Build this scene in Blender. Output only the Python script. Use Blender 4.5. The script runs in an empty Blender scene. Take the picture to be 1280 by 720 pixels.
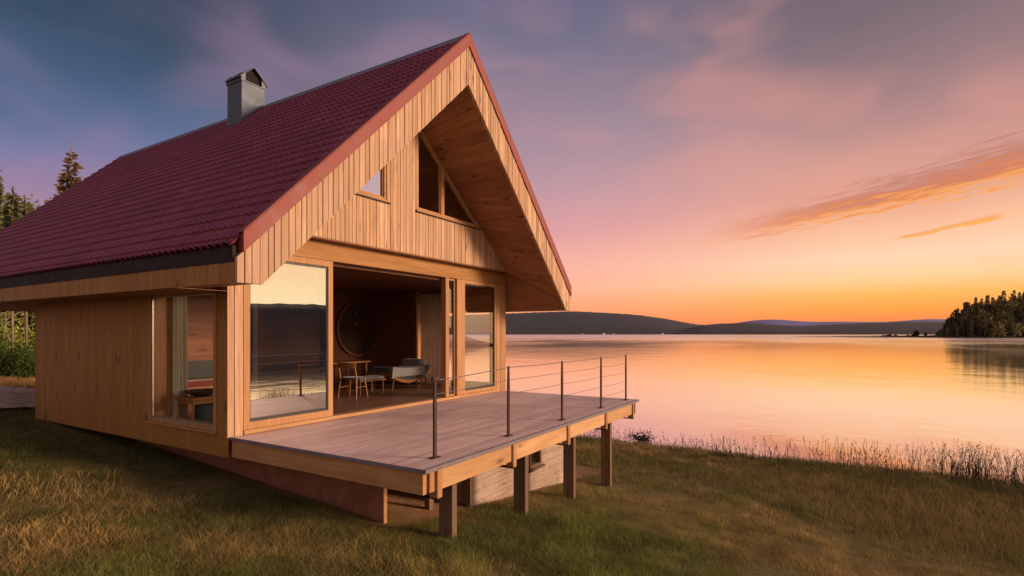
import bpy, bmesh, math, random
import numpy as np
from math import sin, cos, pi, radians, sqrt, atan2

random.seed(7)
rng = np.random.default_rng(11)
sc = bpy.context.scene
col = sc.collection

# ------------------------------------------------------------------ view
CX, CY, CZ, YAW, F, HORIZON = -4.5306, -7.5193, 1.5, 1.0264, 676.38, 416.37
SY, CYW = sin(YAW), cos(YAW)
cam_d = bpy.data.cameras.new('camera'); cam = bpy.data.objects.new('camera', cam_d); col.objects.link(cam)
cam.location = (CX, CY, CZ)
cam.rotation_euler = (pi / 2, 0, -YAW)
cam_d.sensor_width = 36.0
cam_d.lens = F / 1280 * 36
cam_d.shift_y = (HORIZON - 360) / 1280
cam_d.clip_start = 0.05
cam_d.clip_end = 30000
sc.camera = cam
sc.view_settings.view_transform = 'Standard'
sc.view_settings.look = 'None'
sc.view_settings.exposure = 0
sc.view_settings.gamma = 1
sc.cycles.use_denoising = True
sc.cycles.max_bounces = 8
sc.cycles.diffuse_bounces = 4
sc.cycles.transparent_max_bounces = 16
sc.cycles.sample_clamp_indirect = 6


def fwd(d, l):
    """a ground point d metres ahead of the viewpoint and l metres to its right"""
    return (CX + d * SY + l * CYW, CY + d * CYW - l * SY)


def lin(r, g, b, k=1.0):
    def c(x):
        x /= 255.0
        return x / 12.92 if x <= 0.04045 else ((x + 0.055) / 1.055) ** 2.4
    return (c(r) * k, c(g) * k, c(b) * k, 1.0)


def smooth(x, a, b):
    t = np.clip((x - a) / (b - a), 0, 1)
    return t * t * (3 - 2 * t)


class Noise2:
    """smooth value noise for numpy arrays"""
    def __init__(self, seed):
        self.t = np.random.default_rng(seed).random((64, 64))

    def one(self, x, y):
        xi = np.floor(x).astype(int); yi = np.floor(y).astype(int)
        fx = x - xi; fy = y - yi
        fx = fx * fx * (3 - 2 * fx); fy = fy * fy * (3 - 2 * fy)
        t = self.t
        a = t[xi % 64, yi % 64]; b = t[(xi + 1) % 64, yi % 64]
        c = t[xi % 64, (yi + 1) % 64]; d = t[(xi + 1) % 64, (yi + 1) % 64]
        return (a * (1 - fx) + b * fx) * (1 - fy) + (c * (1 - fx) + d * fx) * fy

    def __call__(self, x, y, octv=3):
        s = 0; a = 1; n = 0
        for i in range(octv):
            s = s + a * self.one(x * 2 ** i + 17.3 * i, y * 2 ** i + 5.1 * i); n += a; a *= .5
        return s / n


NA, NB, NC = Noise2(1), Noise2(2), Noise2(3)
LAKE = -2.42


def ground_h(u, v):
    u = np.asarray(u, float); v = np.asarray(v, float)
    vv = np.clip(v, -14, 12)
    fade = 1 - smooth(u, 5.5, 13.5)
    z = -.73 - .121 * np.clip(u, -9, 30) + .064 * vv * fade
    # the shore keeps to a line near u = 14
    z = z + .06 * (NA(u * .55, v * .55) - .5) + .05 * (NB(u * 1.7, v * 1.7, 2) - .5)
    z = np.where(u > 14.5, z - .1 * (u - 14.5), z)
    z = np.maximum(z, -5.0)
    z = np.where(u < -9, z + .02 * (-9 - u).clip(0, 60), z)
    z = np.where(v > 25, z + .0 * v, z)
    return z


# ------------------------------------------------------------------ objects
ROOT = {}


def set_tag(o, label=None, cat=None, group=None, kind=None):
    if label: o['label'] = label
    if cat: o['category'] = cat
    if group: o['group'] = group
    if kind: o['kind'] = kind
    return o


def thing(name, label, cat, loc=(0, 0, 0), group=None):
    o = bpy.data.objects.new(name, None); col.objects.link(o)
    o.empty_display_size = .2
    o.location = loc
    ROOT[o.name] = tuple(loc)
    return set_tag(o, label, cat, group)


class MB:
    def __init__(self):
        self.v = []; self.f = []

    def add(self, vs, fs):
        n = len(self.v); self.v += [tuple(p) for p in vs]
        self.f += [tuple(i + n for i in f) for f in fs]
        return self

    def box(self, x0, x1, y0, y1, z0, z1):
        return self.add([(x0, y0, z0), (x1, y0, z0), (x1, y1, z0), (x0, y1, z0), (x0, y0, z1), (x1, y0, z1), (x1, y1, z1), (x0, y1, z1)],
                        [(3, 2, 1, 0), (4, 5, 6, 7), (0, 1, 5, 4), (1, 2, 6, 5), (2, 3, 7, 6), (3, 0, 4, 7)])

    def prism(self, pts, off):
        n = len(pts)
        q = [(p[0] + off[0], p[1] + off[1], p[2] + off[2]) for p in pts]
        return self.add(list(pts) + q, [tuple(range(n))[::-1], tuple(range(n, 2 * n))] + [(i, (i + 1) % n, (i + 1) % n + n, i + n) for i in range(n)])

    def uz(self, poly, v0, v1):
        return self.prism([(p[0], v0, p[1]) for p in poly], (0, v1 - v0, 0))

    def strip(self, axis, a, b, n0, n1, za0, zb0, za1, zb1):
        """one board: runs from a to b on the axis, n0..n1 thick, with sloping ends"""
        P = (lambda t, n, z: (t, n, z)) if axis == 'u' else (lambda t, n, z: (n, t, z))
        vs = [P(a, n0, za0), P(b, n0, zb0), P(b, n1, zb0), P(a, n1, za0), P(a, n0, za1), P(b, n0, zb1), P(b, n1, zb1), P(a, n1, za1)]
        return self.add(vs, [(3, 2, 1, 0), (4, 5, 6, 7), (0, 1, 5, 4), (1, 2, 6, 5), (2, 3, 7, 6), (3, 0, 4, 7)])

    def boards(self, axis, t0, t1, n0, n1, zlo, zhi, w, gap=.006, kinks=(), jit=.005, sgn=-1, wj=.22):
        """upright boards; their outer face is at n0 (jittered outwards along sgn)"""
        ks = sorted(k for k in kinks if t0 < k < t1)
        t = t0
        while t < t1 - 1e-4:
            e = t + w * random.uniform(1 - wj, 1 + wj)
            if t1 - e < w * .5: e = t1
            cuts = [t] + [k for k in ks if t + .004 < k < e - .004] + [e]
            o = random.random() * jit * sgn
            for a, b in zip(cuts[:-1], cuts[1:]):
                aa = a + gap / 2 if a == t else a; bb = b - gap / 2 if b == e else b
                za0, zb0, za1, zb1 = zlo(aa + 1e-5), zlo(bb - 1e-5), zhi(aa + 1e-5), zhi(bb - 1e-5)
                if za1 - za0 < .003 and zb1 - zb0 < .003: continue
                za1 = max(za1, za0 + .001); zb1 = max(zb1, zb0 + .001)
                self.strip(axis, aa, bb, n0 + o, n1, za0, zb0, za1, zb1)
            t = e
        return self

    def ring(self, axis, a, b, c, d, w, n0, n1):
        """a rectangular frame; w = widths at a, b, c (bottom), d (top)"""
        P = (lambda t, n, z: (t, n, z)) if axis == 'u' else (lambda t, n, z: (n, t, z))
        o = [(a, c), (b, c), (b, d), (a, d)]; i = [(a + w[0], c + w[2]), (b - w[1], c + w[2]), (b - w[1], d - w[3]), (a + w[0], d - w[3])]
        vs = [P(t, n, z) for n in (n0, n1) for t, z in o + i]
        fs = []
        for k in range(4):
            j = (k + 1) % 4
            fs += [(k, j, 4 + j, 4 + k), (8 + k, 12 + k, 12 + j, 8 + j), (k, 8 + k, 8 + j, j), (4 + k, 4 + j, 12 + j, 12 + k)]
        return self.add(vs, fs)

    def tube(self, p0, p1, r0, r1=None, n=8, caps=True):
        r1 = r0 if r1 is None else r1
        p0 = np.array(p0, float); p1 = np.array(p1, float)
        d = p1 - p0; L = np.linalg.norm(d)
        if L < 1e-6: return self
        d /= L
        a = np.array((0, 0, 1.0)) if abs(d[2]) < .9 else np.array((1.0, 0, 0))
        x = np.cross(d, a); x /= np.linalg.norm(x); y = np.cross(d, x)
        vs = []
        for p, r in ((p0, r0), (p1, r1)):
            for i in range(n):
                t = 2 * pi * i / n
                vs.append(p + r * (cos(t) * x + sin(t) * y))
        fs = [(i, i + n, (i + 1) % n + n, (i + 1) % n) for i in range(n)]
        if caps: fs += [tuple(range(n)), tuple(range(n, 2 * n))[::-1]]
        return self.add(vs, fs)

    def lathe(self, c, prof, n=24):
        vs = []; fs = []
        for r, z in prof:
            for i in range(n):
                t = 2 * pi * i / n
                vs.append((c[0] + r * cos(t), c[1] + r * sin(t), c[2] + z))
        m = len(prof)
        for j in range(m - 1):
            for i in range(n):
                fs.append((j * n + i, j * n + (i + 1) % n, (j + 1) * n + (i + 1) % n, (j + 1) * n + i))
        fs += [tuple(range(n))[::-1], tuple(range((m - 1) * n, m * n))]
        return self.add(vs, fs)

    def build(self, name, mat, parent=None, bevel=0, smooth_=False, kind=None):
        off = ROOT.get(parent.name, (0, 0, 0)) if parent else (0, 0, 0)
        me = bpy.data.meshes.new(name)
        me.from_pydata([(p[0] - off[0], p[1] - off[1], p[2] - off[2]) for p in self.v], [], self.f)
        me.validate(); me.update()
        if mat: me.materials.append(mat)
        o = bpy.data.objects.new(name, me); col.objects.link(o)
        if parent:
            o.parent = parent; ROOT[o.name] = off
        if smooth_:
            me.polygons.foreach_set('use_smooth', [True] * len(me.polygons))
        else:
            bm = bmesh.new(); bm.from_mesh(me); bmesh.ops.recalc_face_normals(bm, faces=bm.faces); bm.to_mesh(me); bm.free()
        if bevel:
            b = o.modifiers.new('bevel', 'BEVEL'); b.width = bevel; b.segments = 2; b.limit_method = 'ANGLE'
        if kind: o['kind'] = kind
        return o


def mesh_np(name, verts, faces_flat, nper, mat, colors=None, parent=None, smooth_=False):
    me = bpy.data.meshes.new(name)
    nv = len(verts); nf = len(faces_flat) // nper
    me.vertices.add(nv); me.vertices.foreach_set('co', np.asarray(verts, np.float32).ravel())
    me.loops.add(len(faces_flat)); me.loops.foreach_set('vertex_index', np.asarray(faces_flat, np.int32))
    me.polygons.add(nf)
    me.polygons.foreach_set('loop_start', np.arange(0, nf * nper, nper, dtype=np.int32))
    me.polygons.foreach_set('loop_total', np.full(nf, nper, np.int32))
    if smooth_: me.polygons.foreach_set('use_smooth', np.ones(nf, bool))
    me.update(calc_edges=True)
    if colors is not None:
        ca = me.color_attributes.new('tint', 'FLOAT_COLOR', 'POINT')
        ca.data.foreach_set('color', np.concatenate([colors, np.ones((nv, 1))], 1).astype(np.float32).ravel())
    me.materials.append(mat)
    o = bpy.data.objects.new(name, me); col.objects.link(o)
    if parent: o.parent = parent
    return o


def dup(root, loc, rotz=0, scale=1.0, label=None, group=None):
    r = root.copy(); col.objects.link(r); r.location = loc; r.rotation_euler = (0, 0, rotz)
    r.scale = (scale,) * 3 if not hasattr(scale, '__len__') else scale
    if label: r['label'] = label
    if group: r['group'] = group
    for ch in list(root.children):
        c = ch.copy(); col.objects.link(c); c.parent = r
        for g in list(ch.children):
            d = g.copy(); col.objects.link(d); d.parent = c
    return r


# ------------------------------------------------------------------ materials
def new_mat(name):
    m = bpy.data.materials.new(name); m.use_nodes = True
    nt = m.node_tree
    return m, nt, nt.nodes['Principled BSDF'], nt.nodes['Material Output']


class G:
    """tiny node-graph helper"""
    def __init__(self, nt): self.nt = nt

    def n(self, t, **k):
        nd = self.nt.nodes.new(t)
        for a, b in k.items(): setattr(nd, a, b)
        return nd

    def set(self, sock, val):
        if hasattr(val, 'is_output'): self.nt.links.new(val, sock)
        else: sock.default_value = val

    def math(self, op, a, b=0.0, c=None, clamp=False):
        nd = self.n('ShaderNodeMath', operation=op, use_clamp=clamp)
        self.set(nd.inputs[0], a); self.set(nd.inputs[1], b)
        if c is not None: self.set(nd.inputs[2], c)
        return nd.outputs[0]

    def vmath(self, op, a, b):
        nd = self.n('ShaderNodeVectorMath', operation=op)
        self.set(nd.inputs[0], a); self.set(nd.inputs[1], b)
        return nd.outputs[0]

    def mapr(self, v, a, b, c=0.0, d=1.0, smooth_=True):
        nd = self.n('ShaderNodeMapRange', interpolation_type='SMOOTHSTEP' if smooth_ else 'LINEAR')
        self.set(nd.inputs[0], v)
        for i, x in ((1, a), (2, b), (3, c), (4, d)): self.set(nd.inputs[i], x)
        return nd.outputs[0]

    def mix(self, f, a, b, mode='MIX'):
        nd = self.n('ShaderNodeMix', data_type='RGBA', blend_type=mode)
        self.set(nd.inputs[0], f); self.set(nd.inputs[6], a); self.set(nd.inputs[7], b)
        return nd.outputs[2]

    def ramp(self, f, stops, interp='LINEAR'):
        nd = self.n('ShaderNodeValToRGB'); cr = nd.color_ramp; cr.interpolation = interp
        while len(cr.elements) < len(stops): cr.elements.new(.5)
        for e, (p, c) in zip(cr.elements, stops): e.position = p; e.color = c
        self.set(nd.inputs[0], f)
        return nd.outputs[0]

    def noise(self, vec, scale, detail=3, rough=.55, dist=0.0):
        nd = self.n('ShaderNodeTexNoise')
        if vec is not None: self.set(nd.inputs['Vector'], vec)
        nd.inputs['Scale'].default_value = scale; nd.inputs['Detail'].default_value = detail
        nd.inputs['Roughness'].default_value = rough; nd.inputs['Distortion'].default_value = dist
        return nd.outputs[0]

    def mapping(self, vec, sc_):
        nd = self.n('ShaderNodeMapping'); self.set(nd.inputs[0], vec); nd.inputs[3].default_value = sc_
        return nd.outputs[0]

    def obj(self): return self.n('ShaderNodeTexCoord').outputs['Object']

    def bump(self, h, strength, dist, bsdf):
        nd = self.n('ShaderNodeBump'); nd.inputs['Strength'].default_value = strength; nd.inputs['Distance'].default_value = dist
        self.set(nd.inputs['Height'], h)
        if bsdf is not None: self.nt.links.new(nd.outputs[0], bsdf.inputs['Normal'])
        return nd.outputs[0]


def wood(name, axis, light, dark, rough=.62, var=.25, knots=.7, weather=None):
    """sawn softwood; axis = direction of the grain; every board gets its own tone"""
    m, nt, b, _ = new_mat(name); g = G(nt)
    geo = g.n('ShaderNodeNewGeometry')
    rnd = geo.outputs['Random Per Island']
    off = g.n('ShaderNodeCombineXYZ')
    for i, k in enumerate((37.0, 71.0, 53.0)): g.set(off.inputs[i], g.math('MULTIPLY', rnd, k))
    p = g.vmath('ADD', g.obj(), off.outputs[0])
    s = {'x': (1.1, 26, 26), 'y': (26, 1.1, 26), 'z': (26, 26, 1.1)}[axis]
    s2 = {'x': (.5, 5, 5), 'y': (5, .5, 5), 'z': (5, 5, .5)}[axis]
    fine = g.noise(g.mapping(p, s), 1.6, 4, .6, .6)
    broad = g.noise(g.mapping(p, s2), 1.0, 3, .5, 1.2)
    f = g.math('ADD', g.math('MULTIPLY', fine, .55), g.math('MULTIPLY', broad, .45))
    c = g.ramp(f, [(.34, dark), (.60, light), (.8, tuple(min(1, x * 1.12) for x in light[:3]) + (1,))])
    # knots
    sk = {'x': (2.2, 7, 7), 'y': (7, 2.2, 7), 'z': (7, 7, 2.2)}[axis]
    vo = g.n('ShaderNodeTexVoronoi'); g.set(vo.inputs['Vector'], g.mapping(p, sk)); vo.inputs['Scale'].default_value = .62
    kn = g.mapr(vo.outputs['Distance'], .06, .20, knots, 0.0)
    c = g.mix(kn, c, tuple(x * .28 for x in dark[:3]) + (1,))
    tone = g.mapr(rnd, 0, 1, 1 - var, 1 + var * .55, False)
    tv = g.n('ShaderNodeCombineXYZ')
    g.set(tv.inputs[0], tone); g.set(tv.inputs[1], g.math('POWER', tone, 1.18)); g.set(tv.inputs[2], g.math('POWER', tone, 1.35))
    c = g.mix(1.0, c, tv.outputs[0], 'MULTIPLY')
    if weather:
        wn = g.noise(g.obj(), .7, 4, .6)
        c = g.mix(g.mapr(wn, .42, .68, 0, .65), c, weather)
    g.set(b.inputs['Base Color'], c)
    b.inputs['Roughness'].default_value = rough
    b.inputs['Specular IOR Level'].default_value = .3
    g.bump(f, .35, .004, b)
    return m


def plain(name, c, rough=.6, metal=0.0, nscale=6.0, amt=.25, bump=.15):
    m, nt, b, _ = new_mat(name); g = G(nt)
    n = g.noise(g.obj(), nscale, 5, .6)
    n2 = g.noise(g.obj(), nscale * 9, 3, .6)
    f = g.math('ADD', g.math('MULTIPLY', n, .7), g.math('MULTIPLY', n2, .3))
    cc = g.ramp(f, [(.3, tuple(x * (1 - amt) for x in c[:3]) + (1,)), (.7, tuple(min(1, x * (1 + amt)) for x in c[:3]) + (1,))])
    g.set(b.inputs['Base Color'], cc)
    g.set(b.inputs['Roughness'], g.mapr(n, .3, .7, max(.05, rough - .1), min(1, rough + .1), False))
    b.inputs['Metallic'].default_value = metal
    if bump: g.bump(f, bump, .01, b)
    return m


LARCH_L, LARCH_D = (.66, .425, .25, 1), (.39, .215, .11, 1)
M = {}
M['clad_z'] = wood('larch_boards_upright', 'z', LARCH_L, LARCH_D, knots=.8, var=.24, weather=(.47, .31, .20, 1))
M['clad_x'] = wood('larch_boards_level', 'x', LARCH_L, LARCH_D)
M['clad_y'] = wood('larch_boards_lengthwise', 'y', LARCH_L, LARCH_D)
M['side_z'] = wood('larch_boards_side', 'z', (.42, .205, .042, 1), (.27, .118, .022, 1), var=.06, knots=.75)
M['sof_y'] = wood('soffit_boards', 'y', (.40, .19, .085, 1), (.25, .105, .045, 1), var=.2)
M['lintel_x'] = wood('lintel_wood_shade_toned', 'x', (.48, .25, .075, 1), (.33, .15, .04, 1))  # shade of the gable overhang painted in as a darker wood tone
M['beam_x'] = wood('beam_wood_level', 'x', (.66, .40, .19, 1), (.48, .25, .10, 1))
M['beam_y'] = wood('beam_wood_lengthwise', 'y', (.62, .35, .14, 1), (.42, .20, .075, 1))
M['frame_z'] = wood('frame_wood_upright', 'z', (.52, .285, .125, 1), (.37, .18, .07, 1), knots=.3, var=.12)
M['frame_x'] = wood('frame_wood_level', 'x', (.52, .285, .125, 1), (.37, .18, .07, 1), knots=.3, var=.12)
M['frame_y'] = wood('frame_wood_lengthwise', 'y', (.56, .30, .12, 1), (.40, .19, .07, 1), knots=.25, var=.12)
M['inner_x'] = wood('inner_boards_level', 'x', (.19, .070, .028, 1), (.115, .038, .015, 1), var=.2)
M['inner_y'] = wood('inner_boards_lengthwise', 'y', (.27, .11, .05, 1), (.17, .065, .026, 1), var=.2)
M['floor_x'] = wood('floor_boards', 'x', (.26, .14, .085, 1), (.17, .085, .05, 1), var=.15, knots=.2, rough=.4)
M['deck_x'] = wood('weathered_deck_boards', 'x', (.74, .55, .48, 1), (.54, .385, .335, 1), var=.16, knots=.3, rough=.62, weather=(.46, .34, .31, 1))
M['post_z'] = wood('weathered_post_wood', 'z', (.24, .155, .095, 1), (.14, .085, .05, 1), var=.2, knots=.3, rough=.75)
M['nosing'] = plain('grey_deck_edge', (.20, .165, .17, 1), .6, 0, 8, .3)
M['roof'] = None
M['trim'] = plain('red_trim_paint', (.26, .055, .040, 1), .6, 0, 3, .18, .05)
M['ridge'] = plain('grey_ridge_metal', (.22, .22, .26, 1), .42, .3, 4, .2, .05)
M['darkboard'] = plain('dark_red_board', (.018, .006, .007, 1), .8, 0, 5, .3)
M['chimney'] = plain('painted_sheet_metal', (.07, .095, .125, 1), .5, .25, 2.5, .18, .06)
M['flue_dark'] = plain('flue_near_black', (.012, .008, .008, 1), .9)
M['rust'] = plain('rusty_dark_steel', (.055, .017, .010, 1), .65, .1, 25, .5)
M['cable'] = plain('stainless_cable', (.42, .38, .36, 1), .35, .9, 20, .1, 0)
M['black'] = plain('black_steel', (.018, .017, .018, 1), .5, .4, 12, .3)
M['gasket'] = plain('dark_gasket', (.02, .018, .018, 1), .5, 0, 12, .2, 0)
M['steelrail'] = plain('aluminium_bead', (.5, .5, .5, 1), .35, .8, 10, .1, 0)
M['curtain'] = None
M['red_plinth'] = plain('red_brown_plinth', (.30, .115, .058, 1), .85, 0, 3.5, .4, .6)


def roof_mat():
    m, nt, b, _ = new_mat('burgundy_tile_sheet'); g = G(nt)
    o = g.obj()
    n = g.noise(o, 1.3, 5, .6); n2 = g.noise(o, 28, 3, .6)
    streak = g.noise(g.mapping(o, (.5, 7, .5)), 1.2, 4, .6)
    f = g.math('ADD', g.math('MULTIPLY', n, .5), g.math('ADD', g.math('MULTIPLY', n2, .2), g.math('MULTIPLY', streak, .3)))
    c = g.ramp(f, [(.32, (.155, .028, .054, 1)), (.5, (.255, .046, .082, 1)), (.68, (.36, .080, .12, 1))])
    g.set(b.inputs['Base Color'], c)
    g.set(b.inputs['Roughness'], g.mapr(n, .3, .7, .36, .55, False))
    b.inputs['Specular IOR Level'].default_value = .4
    g.bump(n2, .08, .004, b)
    return m


M['roof'] = roof_mat()


def concrete_mat():
    m, nt, b, _ = new_mat('board_marked_concrete'); g = G(nt)
    o = g.obj()
    n = g.noise(o, 1.7, 6, .65); n2 = g.noise(g.mapping(o, (1.2, 1.2, 14)), 2.0, 4, .6)
    sep = g.n('ShaderNodeSeparateXYZ'); g.set(sep.inputs[0], o)
    zz = g.math('FRACT', g.math('MULTIPLY', sep.outputs[2], 1 / .16))
    joint = g.mapr(g.math('ABSOLUTE', g.math('SUBTRACT', zz, .5)), .44, .5, 0, 1)
    f = g.math('ADD', g.math('MULTIPLY', n, .6), g.math('MULTIPLY', n2, .4))
    c = g.ramp(f, [(.30, (.20, .125, .085, 1)), (.5, (.42, .31, .235, 1)), (.68, (.54, .42, .33, 1))])
    stain = g.noise(o, 4.5, 5, .7, 1.0)
    c = g.mix(g.mapr(stain, .56, .70, 0, .6), c, (.17, .10, .065, 1))
    c = g.mix(g.math('MULTIPLY', joint, .45), c, (.15, .09, .06, 1))
    g.set(b.inputs['Base Color'], c); b.inputs['Roughness'].default_value = .9
    h = g.math('SUBTRACT', f, g.math('MULTIPLY', joint, .8))
    g.bump(h, .6, .012, b)
    return m


M['concrete'] = concrete_mat()


def cloth(name, c, rough=.9, trans=0.0):
    m, nt, b, out = new_mat(name); g = G(nt)
    w = g.noise(g.mapping(g.obj(), (160, 160, 160)), 1.0, 2, .5); n = g.noise(g.obj(), 3.0, 3)
    f = g.math('ADD', g.math('MULTIPLY', w, .5), g.math('MULTIPLY', n, .5))
    g.set(b.inputs['Base Color'], g.ramp(f, [(.3, tuple(x * .75 for x in c[:3]) + (1,)), (.7, tuple(min(1, x * 1.2) for x in c[:3]) + (1,))]))
    b.inputs['Roughness'].default_value = rough
    b.inputs['Sheen Weight'].default_value = .2
    g.bump(w, .2, .002, b)
    if trans:
        t = g.n('ShaderNodeBsdfTranslucent'); t.inputs[0].default_value = c
        ms = g.n('ShaderNodeMixShader'); ms.inputs[0].default_value = trans
        nt.links.new(b.outputs[0], ms.inputs[1]); nt.links.new(t.outputs[0], ms.inputs[2]); nt.links.new(ms.outputs[0], out.inputs[0])
    return m


M['curtain'] = cloth('pale_curtain_cloth', (.58, .56, .42, 1), .9, .35)
M['curtain2'] = cloth('taupe_curtain_cloth', (.58, .46, .32, 1), .9, .3)
M['grey_cloth'] = cloth('grey_blanket_cloth', (.24, .235, .235, 1))
M['dark_cloth'] = cloth('dark_grey_cloth', (.045, .045, .05, 1))
M['red_cloth'] = cloth('red_seat_cloth', (.13, .018, .010, 1))
M['furn'] = wood('furniture_oak', 'x', (.34, .155, .055, 1), (.22, .09, .03, 1), knots=.1, rough=.4)
M['furn_d'] = wood('furniture_walnut', 'x', (.22, .095, .04, 1), (.13, .05, .02, 1), knots=.1, rough=.4)
M['darkdisc'] = plain('dark_slate', (.065, .028, .015, 1), .85, 0, 5, .3)
M['teal'] = plain('dark_teal_bucket', (.03, .05, .05, 1), .45)


def glass_mat(name, refl, tint=(.93, .95, .93, 1), edge=1.0):
    m, nt, b, out = new_mat(name); g = G(nt)
    nt.nodes.remove(b)
    tr = g.n('ShaderNodeBsdfTransparent'); tr.inputs[0].default_value = tint
    gl = g.n('ShaderNodeBsdfGlossy'); gl.inputs['Roughness'].default_value = .0; gl.inputs[0].default_value = (1, .98, .95, 1)
    fr = g.n('ShaderNodeLayerWeight'); fr.inputs[0].default_value = .35
    f = g.math('ADD', g.math('MULTIPLY', g.math('POWER', fr.outputs['Facing'], 2.5), (1 - refl) * edge), refl, clamp=True)
    wob = g.noise(g.obj(), 1.1, 1, .5)
    bm_ = g.bump(wob, .02, .02, None); nt.links.new(bm_, gl.inputs['Normal'])
    ms = g.n('ShaderNodeMixShader'); g.set(ms.inputs[0], f)
    nt.links.new(tr.outputs[0], ms.inputs[1]); nt.links.new(gl.outputs[0], ms.inputs[2]); nt.links.new(ms.outputs[0], out.inputs[0])
    return m


M['glass'] = glass_mat('coated_glass', .64, (.7, .7, .7, 1))
M['glass_low'] = glass_mat('window_glass', .22)
M['glass_side'] = glass_mat('side_glass', .01, (.98, .98, .96, 1), edge=.04)


def tinted(name, rough=.7, trans=.35, bumpy=False):
    """foliage and grass: colour from the mesh's tint attribute"""
    m, nt, b, out = new_mat(name); g = G(nt)
    a = g.n('ShaderNodeVertexColor', layer_name='tint')
    n = g.noise(g.obj(), 3.0, 2)
    c = g.mix(1.0, a.outputs[0], g.ramp(n, [(.3, (.75, .75, .75, 1)), (.7, (1.2, 1.2, 1.2, 1))]), 'MULTIPLY')
    g.set(b.inputs['Base Color'], c); b.inputs['Roughness'].default_value = rough
    b.inputs['Specular IOR Level'].default_value = .2
    t = g.n('ShaderNodeBsdfTranslucent'); g.set(t.inputs[0], c)
    ms = g.n('ShaderNodeMixShader'); ms.inputs[0].default_value = trans
    nt.links.new(b.outputs[0], ms.inputs[1]); nt.links.new(t.outputs[0], ms.inputs[2]); nt.links.new(ms.outputs[0], out.inputs[0])
    return m


M['grass'] = tinted('grass_blades', .7, .35)
M['leaf'] = tinted('leaves', .6, .3)
M['bark'] = plain('conifer_bark', (.26, .17, .115, 1), .9, 0, 7, .4, .6)
M['birchbark'] = plain('birch_bark', (.42, .36, .32, 1), .8, 0, 5, .5, .3)


def ground_mat():
    m, nt, b, _ = new_mat('meadow_soil'); g = G(nt)
    a = g.n('ShaderNodeVertexColor', layer_name='tint')
    o = g.obj()
    n = g.noise(o, 3.2, 6, .65); n2 = g.noise(o, 38, 3, .6)
    f = g.math('ADD', g.math('MULTIPLY', n, .5), g.math('MULTIPLY', n2, .5))
    c = g.mix(1.0, a.outputs[0], g.ramp(f, [(.3, (.5, .5, .5, 1)), (.7, (1.45, 1.4, 1.3, 1))]), 'MULTIPLY')
    g.set(b.inputs['Base Color'], g.mix(1.0, c, (1.25, 1.25, 1.2, 1), 'MULTIPLY')); b.inputs['Roughness'].default_value = .95
    b.inputs['Specular IOR Level'].default_value = .1
    g.bump(f, .6, .05, b)
    return m


M['ground'] = ground_mat()
M['gravel'] = plain('grey_gravel', (.56, .45, .35, 1), .9, 0, 4, .75, 1.0)
M['hill_a'] = plain('far_wooded_slope', (.066, .062, .064, 1), .95, 0, .03, .25, 0)
M['hill_b'] = plain('low_wooded_shore', (.060, .050, .050, 1), .95, 0, .03, .25, 0)
M['hill_blue'] = plain('haze_tinted_ridge', (.20, .19, .36, 1), .95, 0, .004, .15, 0)  # distance haze put into the blue base colour
M['hill_c'] = plain('wooded_far_bank', (.045, .045, .038, 1), .95, 0, .12, .5, 0)
M['whitewash'] = plain('pale_cottage_paint', (.7, .66, .62, 1), .7)


def water_mat():
    m, nt, b, out = new_mat('calm_lake_water'); g = G(nt)
    nt.nodes.remove(b)
    o = g.obj()
    gl = g.n('ShaderNodeBsdfGlossy'); gl.inputs[0].default_value = (1.0, .95, .90, 1)
    big = g.noise(g.mapping(o, (.012, .035, 1)), 1.0, 3, .5)
    sx = g.n('ShaderNodeSeparateXYZ'); g.set(sx.inputs[0], o)
    g.set(gl.inputs['Roughness'], g.math('MULTIPLY', g.mapr(sx.outputs[0], 60, 600, .07, .26), g.mapr(big, .35, .65, .8, 1.3)))
    w1 = g.noise(g.mapping(o, (.9, .9, 1)), 1.0, 3, .55, .5)
    w2 = g.noise(g.mapping(o, (.16, .16, 1)), 1.0, 2, .5, .3)
    h = g.math('ADD', g.math('MULTIPLY', w1, .25), g.math('MULTIPLY', w2, 1.0))
    bn = g.bump(h, .10, .30, None); nt.links.new(bn, gl.inputs['Normal'])
    df = g.n('ShaderNodeBsdfDiffuse'); df.inputs[0].default_value = (.10, .085, .085, 1)
    lw = g.n('ShaderNodeLayerWeight'); lw.inputs[0].default_value = .5
    f = g.mapr(lw.outputs['Facing'], .5, .95, .72, .99)
    ms = g.n('ShaderNodeMixShader'); g.set(ms.inputs[0], f)
    nt.links.new(df.outputs[0], ms.inputs[1]); nt.links.new(gl.outputs[0], ms.inputs[2]); nt.links.new(ms.outputs[0], out.inputs[0])
    return m


M['water'] = water_mat()

# ------------------------------------------------------------------ sky and sun
SUN_AZ, SUN_EL = YAW + radians(98), radians(12)      # compass bearing from +y towards +x


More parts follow.
